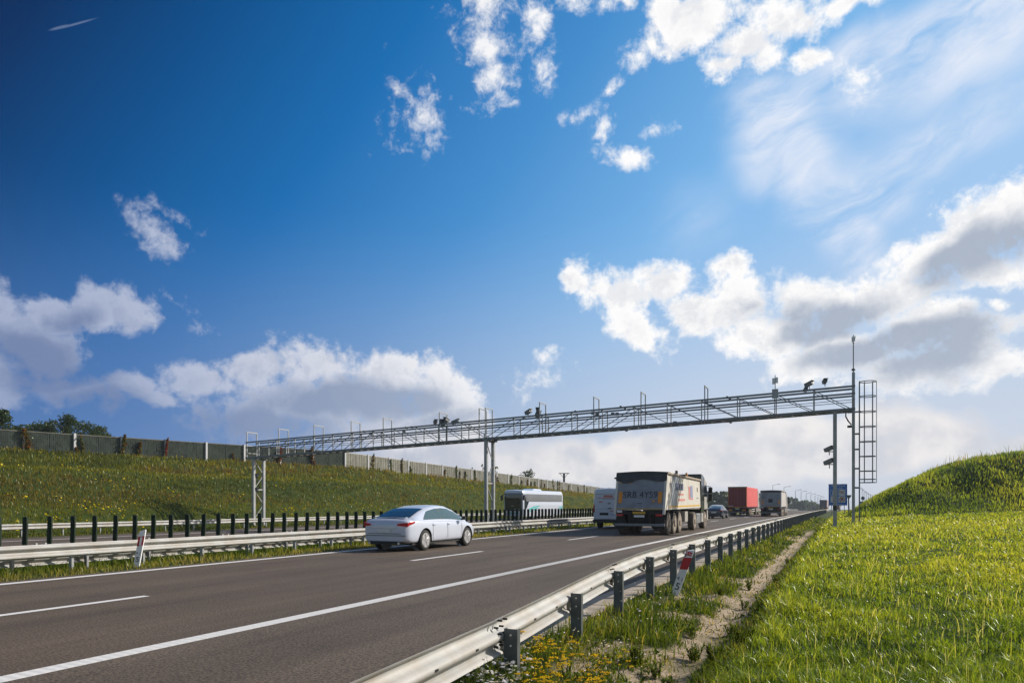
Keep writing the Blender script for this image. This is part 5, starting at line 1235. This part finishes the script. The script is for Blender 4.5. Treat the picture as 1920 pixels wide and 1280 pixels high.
def rear_gear(C, w, zb, bright=True):
    patchbox('rear_beam', -w / 2, w / 2, .02, .14, zb - .22, zb - .06, dirtyb, C)
    patchbox('underrun_bar', -w / 2 + .02, w / 2 - .02, -.04, .06, .44, .56, galv_d, C)
    for s in (-1, 1):
        patchbox('tail_lamp', *((w / 2 - .45, w / 2 - .12) if s > 0 else (-w / 2 + .12, -w / 2 + .45)), -.03, .02, .92, 1.02, lampred, C)
        patchbox('underrun_arm', s * .5 - .04, s * .5 + .04, 0, .08, .5, 1.0, dirtyb, C)
        patchbox('mud_flap', *((w / 2 - .5, w / 2 - .05) if s > 0 else (-w / 2 + .05, -w / 2 + .5)), .14, .16, .3, .9, dirtyb, C)
    patchbox('number_plate', -.26, .26, -.03, -.01, .86, .97, plate_m, C); patchbox('marker_plate', -.32, .30, -.02, .0, 1.02, 1.14, yellow, C)
def tipper(L, t, label, front, side, top=3.03, w=2.5, main=True, slant=.55, ln=9.6):
    C = placed('tipper_lorry', L, t, label, 'lorry'); h = w / 2; z0 = 1.22; ht = top
    # tub: slanted tail, sides drawn in a little towards the top
    ti = .06
    def pt(s, y, z): return (s * (h - ti * (z - z0) / (ht - z0)), y, z)
    m1 = MB(); sl_ = slant
    for s in (1, -1):
        o_ = [pt(s, 0, z0), pt(s, ln, z0 + .08), pt(s, ln, ht - .1), pt(s, sl_, ht - .05)]
        i_ = [(x - s * .06, y, z) for x, y, z in o_]
        m1.add(o_ + i_, [(0, 1, 2, 3), (4, 7, 6, 5), (0, 3, 7, 4), (3, 2, 6, 7), (2, 1, 5, 6), (1, 0, 4, 5)])
    m1.box(-h + .06, h - .06, .1, ln, z0, z0 + .08); m1.box(-h + .08, h - .08, ln - .08, ln, z0, ht - .1)
    m1.build('side_wall', side, C, smooth=0)
    def ty(z): return sl_ * (z - z0) / (ht - z0)
    def quad(name, x0, x1, z_0, z_1, off, m, th=.012, par=C):
        m2 = MB(); P = [(x0, ty(z_0) - off, z_0), (x1, ty(z_0) - off, z_0), (x1, ty(z_1) - off, z_1), (x0, ty(z_1) - off, z_1)]; Q = [(x, y + th, z) for x, y, z in P]
        m2.add(P + Q, [(0, 1, 2, 3), (7, 6, 5, 4), (0, 4, 5, 1), (1, 5, 6, 2), (2, 6, 7, 3), (3, 7, 4, 0)]); return m2.build(name, m, par, smooth=0)
    tg = quad('tailgate', -h + .03, h - .03, z0 + .02, ht - .08, .03, steel_b, .06)
    for s in (1, -1):
        quad('hazard_panel', *((h - .36, h - .18) if s > 0 else (-h + .18, -h + .36)), z0 + .33, z0 + .88, .05, orange, .015, tg)
        quad('corner_post', *((h - .10, h + .01) if s > 0 else (-h - .01, -h + .10)), z0 - .22, ht - .1, .045, side, .10)
    quad('bottom_trim', -h + .1, h - .1, z0 + .04, z0 + .07, .045, yellow, .01, tg)
    if main:
        q = quad('top_trim', -h + .15, -.45, ht - .50, ht - .46, .046, yellow, .01, tg)
        n_ = Vector((0, -(ht - z0), sl_)).normalized(); zc_ = z0 + .72
        text_mesh('registration_lettering', 'SRB 4YS9', .47, mat('lettering_dark', (.045, .05, .07), .6), tg, (0, ty(zc_) - .05, zc_), (1, 0, 0), (0, sl_, ht - z0), .003, squeeze=.93)
        quad('latch', -.12, .12, z0 + .30, z0 + .325, .048, black, .01, tg); quad('round_sticker', .62, .72, z0 + .38, z0 + .47, .046, orange, .01, tg)
        for x in (-.9, -.55, .7, .95): quad('soot_streak', x, x + .05, z0 + 1.0, z0 + 1.45, .0465 - .012, grey_s, .01, tg) if False else None
    else:
        quad('access_hatch', -.30, .20, z0 + .55, z0 + 1.0, .05, black, .02, tg); quad('name_strip', -h + .18, -.5, z0 + 1.15, z0 + 1.22, .046, mat('strip_brown', (.12, .06, .03)), .01, tg)
    # tarpaulin: hangs over the tail, rolled along the top edge
    m1 = MB(); nx = 14
    def f(u, v):
        x = -h - .02 + (w + .04) * u; dr = (.40 + .05 * math.sin(u * 9) + (.08 if .1 < u < .35 else 0)) if main else .22; z = ht + .03 - dr * v; return (x, ty(z) - .075 - .02 * math.sin(u * 14 + v * 3), z)
    m1.grid(f, 24, 5)
    def f2(u, v): return (-h - .02 + (w + .04) * u, ty(ht) - .07 + (ln - ty(ht) + .07) * v, ht + .03 + .05 * math.sin(math.pi * u) + .012 * math.sin(v * 40) - .08 * v)
    m1.grid(f2, 12, 60); m1.build('tarpaulin', tarp, C, smooth=60)
    m1 = MB()
    for k in range(16):
        a, b = sl_ + (ln - sl_) * k / 16, sl_ + (ln - sl_) * (k + 1) / 16; m1.tube((h - .02, a, ht - .02 - .08 * k / 16), (h - .02, b, ht - .02 - .08 * (k + 1) / 16), .055 + .015 * (k % 2), .06, 8)
    m1.build('tarpaulin_roll', tarp_l, C)
    # side dressing (right side)
    X = h - .035
    def sp(name, poly, m, off=.004):
        m2 = MB(); P = [(h - ti * (z - z0) / (ht - z0) + off, y, z) for y, z in poly]; Q = [(x - .003 - off * .5, y, z) for x, y, z in P]; n = len(P)
        m2.add(P + Q, [tuple(range(n)), tuple(range(n, 2 * n))[::-1]] + [(k, (k + 1) % n, n + (k + 1) % n, n + k) for k in range(n)]); m2.build(name, m, C, smooth=0)
    if main:
        sp('grey_stripe', [(1.3, z0 + .12), (2.4, z0 + .12), (3.5, ht - .12), (2.0, ht - .12)], grey_s)
        for a, b in ((.9, 1.6), (1.2, 1.9), (2.6, 3.7)):
            m2 = MB(); m2.bar((h + .004, a - .05, z0 + .1), (h - ti + .008, b, ht - .1), .03, .04); m2.build('brace_rib', side, C, smooth=0)
        sp('yellow_band', [(.9, z0 + .10), (ln - .15, z0 + .17), (ln - .15, z0 + .25), (.9, z0 + .18)], yellow, .006)
        text_mesh('side_lettering', 'WETON', .52, blue_t, C, (h - .02, 3.5, z0 + 1.16), (0, 1, 0), (-.03, 0, 1), .012)
        sp('red_lettering', [(3.2, z0 + .74), (4.6, z0 + .76), (4.6, z0 + .84), (3.2, z0 + .82)], red_t, .01); sp('red_lettering', [(3.1, z0 + .44), (4.9, z0 + .46), (4.9, z0 + .56), (3.1, z0 + .54)], red_t, .01)
        sp('blue_emblem', [(6.5, z0 + .62), (7.2, z0 + .62), (7.2, z0 + 1.3), (6.5, z0 + 1.3)], blue_t, .01); sp('red_emblem', [(6.0, z0 + .55), (6.42, z0 + .55), (6.42, z0 + 1.25), (6.0, z0 + 1.25)], red_t, .01); sp('red_emblem', [(6.3, z0 + .52), (7.3, z0 + .54), (7.3, z0 + .60), (6.3, z0 + .58)], red_t, .011)
        sp('dark_mark', [(8.6, z0 + 1.0), (8.8, z0 + 1.0), (8.8, z0 + 1.25), (8.6, z0 + 1.25)], black, .01); sp('dark_mark', [(8.4, z0 + .58), (9.0, z0 + .6), (9.0, z0 + .68), (8.4, z0 + .66)], grey_s, .01)
        m2 = MB(); m2.tube((h - .2, 6.3, ht), (h - .2, 6.3, ht + .22), .07, .05, 8); m2.build('beacon', orange, C); m2 = MB(); m2.box(h - .14, h - .06, 3.0, 3.3, ht - .05, ht + .2); m2.build('tarpaulin_crank', black, C, smooth=0)
        patchbox('tool_cage', h - .5, h - .03, 5.0, 5.8, .55, 1.1, cab_w, C); m2 = MB(); m2.box(-h - .1, -h, .35, .5, ht - .28, ht - .2); m2.build('side_marker', black, C, smooth=0)
    rear_gear(C, w, z0)
    for s in (1, -1):
        patchbox('reversing_lamp', *((h - .5, h - .2) if s > 0 else (-h + .14, -h + .40)), -.03, .02, 1.09, 1.18, signw if s < 0 else dirtyb, C)
    chassis(C, w, (.95, 2.26, 3.57), .545)
    tractor(C, w, ln + .35, 3.32 if main else 3.1, cab_k if main else cab_w, cab_w)
    return C
tipper(8.72, 33.75, 'large grey tipper lorry with dark tarpaulin, red-orange side markers and big lettering on its tailgate', None, cream)
tipper(7.9, 95.0, 'smaller grey tipper lorry with a black hatch in its tailgate, next to the red lorry', None, alu, top=3.26, main=False, slant=.15, ln=8.2)

def boxlorry(L, t, label, doors, side, trim, top=3.95, w=2.5, ln=13.4, cabm=None, z0=1.15):
    C = placed('box_lorry', L, t, label, 'lorry'); h = w / 2
    patchbox('cargo_box', -h, h, .04, ln, z0, top, side, C, .02)
    o = patchbox('rear_door', -h + .06, -.01, .0, .038, z0 + .08, top - .1, doors, C); o = patchbox('rear_door', .01, h - .06, .0, .038, z0 + .08, top - .1, doors, C)
    for x in (-.8, -.35, .35, .8): MB().tube((x, -.02, z0 + .1), (x, -.02, top - .12), .018, n=6).build('locking_bar', doors, C)
    m1 = MB(); m1.box(-h + .02, h - .02, -.012, .03, top - .12, top - .08); m1.box(-h + .02, h - .02, -.012, .03, z0 + .05, z0 + .09)
    for s in (1, -1): m1.box(*((h - .07, h - .03) if s > 0 else (-h + .03, -h + .07)), -.012, .03, z0 + .09, top - .12)
    m1.build('reflective_edging', trim, C, smooth=0)
    patchbox('header_beam', -h - .01, h + .01, .0, .10, top - .07, top + .02, dirtyb, C)
    m1 = MB(); k = 0
    while .6 + k * .9 < ln - .2:
        y = .6 + k * .9; m1.box(h, h + .012, y, y + .05, z0 + .2, top - .15); k += 1
    m1.build('curtain_strap', side, C, smooth=0)
    for zz in (1.9, 2.4, 2.9, 3.3): patchbox('curtain_fold', h - .01, h + .008, 5.0, ln - .6, zz, zz + .06, side, C)
    patchbox('side_rail', h - .04, h + .01, .1, ln - .1, z0 - .02, z0 + .12, doors, C)
    chassis(C, w, (2.6, 3.9, 5.2), .5)
    rear_gear(C, w, z0 + .05)
    for s in (1, -1): patchbox('hazard_panel', *((h - .58, h - .1) if s > 0 else (-h + .1, -h + .58)), -.05, -.02, .66, .86, orange, C)
    for k in range(3): 
        m1 = MB(); m1.tube((-h + .2 + .2 * k, -.008, z0 + .2), (-h + .2 + .2 * k, .0, z0 + .2), .065, n=12); m1.build('speed_disc', signw, C, smooth=0)
    patchbox('side_guard', h - .04, h - .01, 6.2, 9.6, .5, .62, alu, C); patchbox('side_guard', h - .04, h - .01, 6.2, 9.6, .78, .9, alu, C)
    tractor(C, w, ln + .4, 3.7, cabm or cab_w, cabm or cab_w)
boxlorry(12.75, 101.0, 'red curtain-sided lorry with yellow-edged red rear doors darkened as in shade in the left lane', red_d, red_c, yellow)
navy_p = mat('faded_violet_door', (.075, .065, .095), .5, 0, .12, 2); pale_c = mat('pale_pink_curtain', (.55, .42, .38), .6, 0, .1)
boxlorry(7.9, 282, 'distant lorry with dark violet rear doors in the right lane', navy_p, pale_c, navy_p)
boxlorry(4.4, 310, 'distant lorry with orange rear markers half hidden behind the blue service sign', mat('brown_door', (.15, .06, .05)), cab_w, orange, top=3.6)

# ---- white van
def van(L, t, label):
    C = placed('panel_van', L, t, label, 'van'); ring = []
    for y, z1, z0, wd in ((0, 2.30, .42, .90), (.03, 2.44, .38, .95), (.12, 2.50, .36, .985), (1.5, 2.52, .36, 1.0), (3.3, 2.50, .36, 1.0), (3.9, 2.36, .36, 1.0), (4.5, 1.75, .36, .98), (4.9, 1.35, .36, .95), (5.5, 1.05, .38, .88), (5.6, .8, .42, .8)):
        half = [(0, z0), (wd * .96, z0), (wd, z0 + .1), (wd, min(1.0, z1 * .6)), (wd * .985, z1 * .72), (wd * .90, z1 - .14), (wd * .83, z1 - .04), (0, z1)]
        ring.append([(x, y, z) for x, z in half] + [(-x, y, z) for x, z in half[::-1][1:-1]])
    m1 = MB(); m1.loft(ring); b = m1.build('body', [car_w, black], C, smooth=40); cut(b, [(.6, 1.3, 1.05, .35, .42), (-1.3, -.6, 1.05, .35, .42), (.6, 1.3, 4.55, .35, .42), (-1.3, -.6, 4.55, .35, .42)])
    for y in (1.05, 4.55):
        for s in (1, -1): wheel(C, s * .97, y, .345, .24, s, rim_s, rubber, 5)
    patchbox('rear_bumper', -.98, .98, -.10, .1, .36, .56, black, C, .03)
    for s in (1, -1):
        patchbox('rear_door', *((.012, .86) if s > 0 else (-.86, -.012)), -.012, .03, .60, 2.24, car_w, C, .01); patchbox('tail_lamp', *((.88, .95) if s > 0 else (-.95, -.88)), -.03, .08, 1.0, 1.45, lampred, C)
    patchbox('plate_recess', -.55, .0, -.02, -.010, .82, .98, black, C); patchbox('door_handle', -.02, .2, -.03, -.010, 1.22, 1.27, black, C)
    for i, (a, b_, c, d, m) in enumerate(((-.75, .6, 1.86, 1.90, red_t), (-.35, .55, 1.80, 1.83, blue_t), (-.3, .3, 1.92, 2.06, red_t), (-.6, -.35, 1.6, 1.68, red_t), (.1, .7, 1.04, 1.10, red_t), (.1, .75, .90, .93, blue_t), (.15, .7, .8, .83, blue_t), (-.05, .15, 1.5, 1.6, grey_s), (-.75, -.3, 2.1, 2.12, grey_s))):
        patchbox('door_graphic', a, b_, -.0165, -.0125, c, d, m, C)
    for zz in (1.18, .58, 2.12): patchbox('panel_seam', -.9, .9, -.0145, -.0125, zz, zz + .008, black, C)
    patchbox('windscreen', -.7, .7, 4.05, 4.1, 1.55, 2.0, glass, C)
van(12.8, 42.0, 'white high-roofed panel van with red and blue door markings beside the big tipper')

# ---- coach
def coach(L, t, label):
    C = placed('coach', L, t, label, 'coach', z=-.3, back=True); Lc, w, z1 = 12.8, 1.27, 3.40; ring = []
    for y, ww, za, zt_ in ((-Lc / 2, .9, .5, .86), (-Lc / 2 + .06, .97, .35, .95), (-Lc / 2 + .3, 1, .32, 1), (Lc / 2 - .9, 1, .32, 1.0), (Lc / 2 - .35, .995, .32, 1.0), (Lc / 2 - .08, .955, .34, .97), (Lc / 2, .88, .42, .90)):
        half = [(0, za), (w * ww * .97, za), (w * ww, za + .1), (w * ww, 1.7), (w * ww * .985, z1 * zt_ - .35), (w * ww * .93, z1 * zt_ - .09), (w * ww * .83, z1 * zt_), (0, z1 * zt_ + .04)]
        ring.append([(x, y, z) for x, z in half] + [(-x, y, z) for x, z in half[::-1][1:-1]])
    m1 = MB(); m1.loft(ring); b = m1.build('body', [car_w, black], C, smooth=40); cut(b, [(.8, 1.5, -3.2, .5, .58), (-1.5, -.8, -3.2, .5, .58), (.8, 1.5, 3.6, .5, .58), (-1.5, -.8, 3.6, .5, .58)])
    for y in (-3.2, 3.6):
        for s in (1, -1): wheel(C, s * 1.24, y, .50, .34, s, rim_s, rubber, 0, .05)
    win = mat('coach_side_glass', (.22, .22, .22), .12, .35, .1, .4, spec=.9); teal = mat('teal_stripe', (.02, .42, .40), .4)
    for s in (1, -1):
        xa, xb = (1.262, 1.281) if s > 0 else (-1.281, -1.262)
        m1 = MB(); m1.prism([(-Lc / 2 + .45, 2.05), (Lc / 2 - 1.5, 2.05), (Lc / 2 - .9, 2.2), (Lc / 2 - .75, 2.95), (-Lc / 2 + .45, 2.95)], 'x', xa, xb); m1.build('side_window', win, C, smooth=0)
        m1 = MB(); m1.prism([(Lc / 2 - .42, .95), (Lc / 2 - 1.0, 1.35), (Lc / 2 - 1.6, 2.03), (Lc / 2 - .85, 2.15), (Lc / 2 - .6, 2.9), (Lc / 2 - .34, 2.9), (Lc / 2 - .34, .95)], 'x', xa, xb + .002 * s); m1.build('front_quarter_glass', glass, C, smooth=0)
        for (a, b_, c) in ((1.5, 4.7, 0), (1.9, 4.5, -.22)):
            m1 = MB(); m1.prism([(b_, .85 + c + .2), (b_ - 1.3, 1.12 + c + .2), (a + .1, 1.32 + c + .2), (a + .1, 1.42 + c + .2), (b_ - 1.3, 1.28 + c + .2), (b_, 1.02 + c + .2)], 'x', xa - .002, xb - .004 * s); m1.build('teal_stripe', teal, C, smooth=0)
        for c in (1.32, 1.12): m1 = MB(); m1.prism([(-Lc / 2 + .25, c), (-Lc / 2 + 1.5, c + .08), (-Lc / 2 + 1.5, c + .16), (-Lc / 2 + .25, c + .12)], 'x', xa - .002, xb - .004 * s); m1.build('teal_stripe', teal, C, smooth=0)
        m1 = MB(); m1.box(*((1.3, 1.52) if s > 0 else (-1.52, -1.3)), Lc / 2 + .05, Lc / 2 + .25, 2.2, 2.75); m1.bar((s * 1.1, Lc / 2 - .1, 3.0), (s * 1.42, Lc / 2 + .15, 2.75), .06); m1.build('wing_mirror', black, C, smooth=0)
        patchbox('headlamp', *((.72, 1.12) if s > 0 else (-1.12, -.72)), Lc / 2 - .02, Lc / 2 + .02, .75, .98, rim_s, C, .01)
    m1 = MB()
    def f(u, v): x = (u * 2 - 1) * 1.20; return (x, Lc / 2 + .04 - .115 * max(0, (abs(x) - .95) / .25) ** 2 - .12 * max(0, v - .75), 1.18 + 1.86 * v)
    m1.grid(f, 24, 8); m1.build('windscreen', glass, C, smooth=60)
    patchbox('front_band', -1.05, 1.05, Lc / 2 - .05, Lc / 2 + .03, .98, 1.2, black, C)
    patchbox('number_plate', -.26, .26, Lc / 2 + .0, Lc / 2 + .03, .5, .6, plate_m, C); patchbox('teal_bumper_stripe', -.7, .7, Lc / 2 + .002, Lc / 2 + .02, .66, .78, teal, C)
    for z_ in (2.05, 2.45): patchbox('wiper', -.9 if z_ < 2.2 else -.1, -.1 if z_ < 2.2 else .3, Lc / 2 + .04, Lc / 2 + .06, z_ - .9, z_ - .88, white_p, C)
    m1 = MB(); m1.loft([[(-.8, y, 3.40), (.8, y, 3.40), (.65, y, 3.40 + hh), (-.65, y, 3.40 + hh)] for y, hh in ((-.6, .03), (-.2, .2), (1.8, .22), (2.6, .05))]); m1.build('roof_unit', car_w, C, smooth=0)
coach(34.2, 80.9, 'white coach with teal swooshes coming the other way on the opposite carriageway')

# ================================================================== air
hm = bpy.data.materials.new('haze'); hm.use_nodes = True; hn = hm.node_tree; hn.nodes.clear()
pv = hn.nodes.new('ShaderNodeVolumePrincipled'); pv.inputs['Color'].default_value = (.80, .88, 1.0, 1); pv.inputs['Density'].default_value = .00028; pv.inputs['Anisotropy'].default_value = .2
ho = hn.nodes.new('ShaderNodeOutputMaterial'); hn.links.new(pv.outputs[0], ho.inputs['Volume'])
hb_ = MB(); hb_.box(-1100, 1200, -60, 4400, -45, 30); hz_ = hb_.build('haze', hm, smooth=0); hz_['kind'] = 'stuff'
tag(hz_, 'thin pale air over the far road and trees', 'haze')
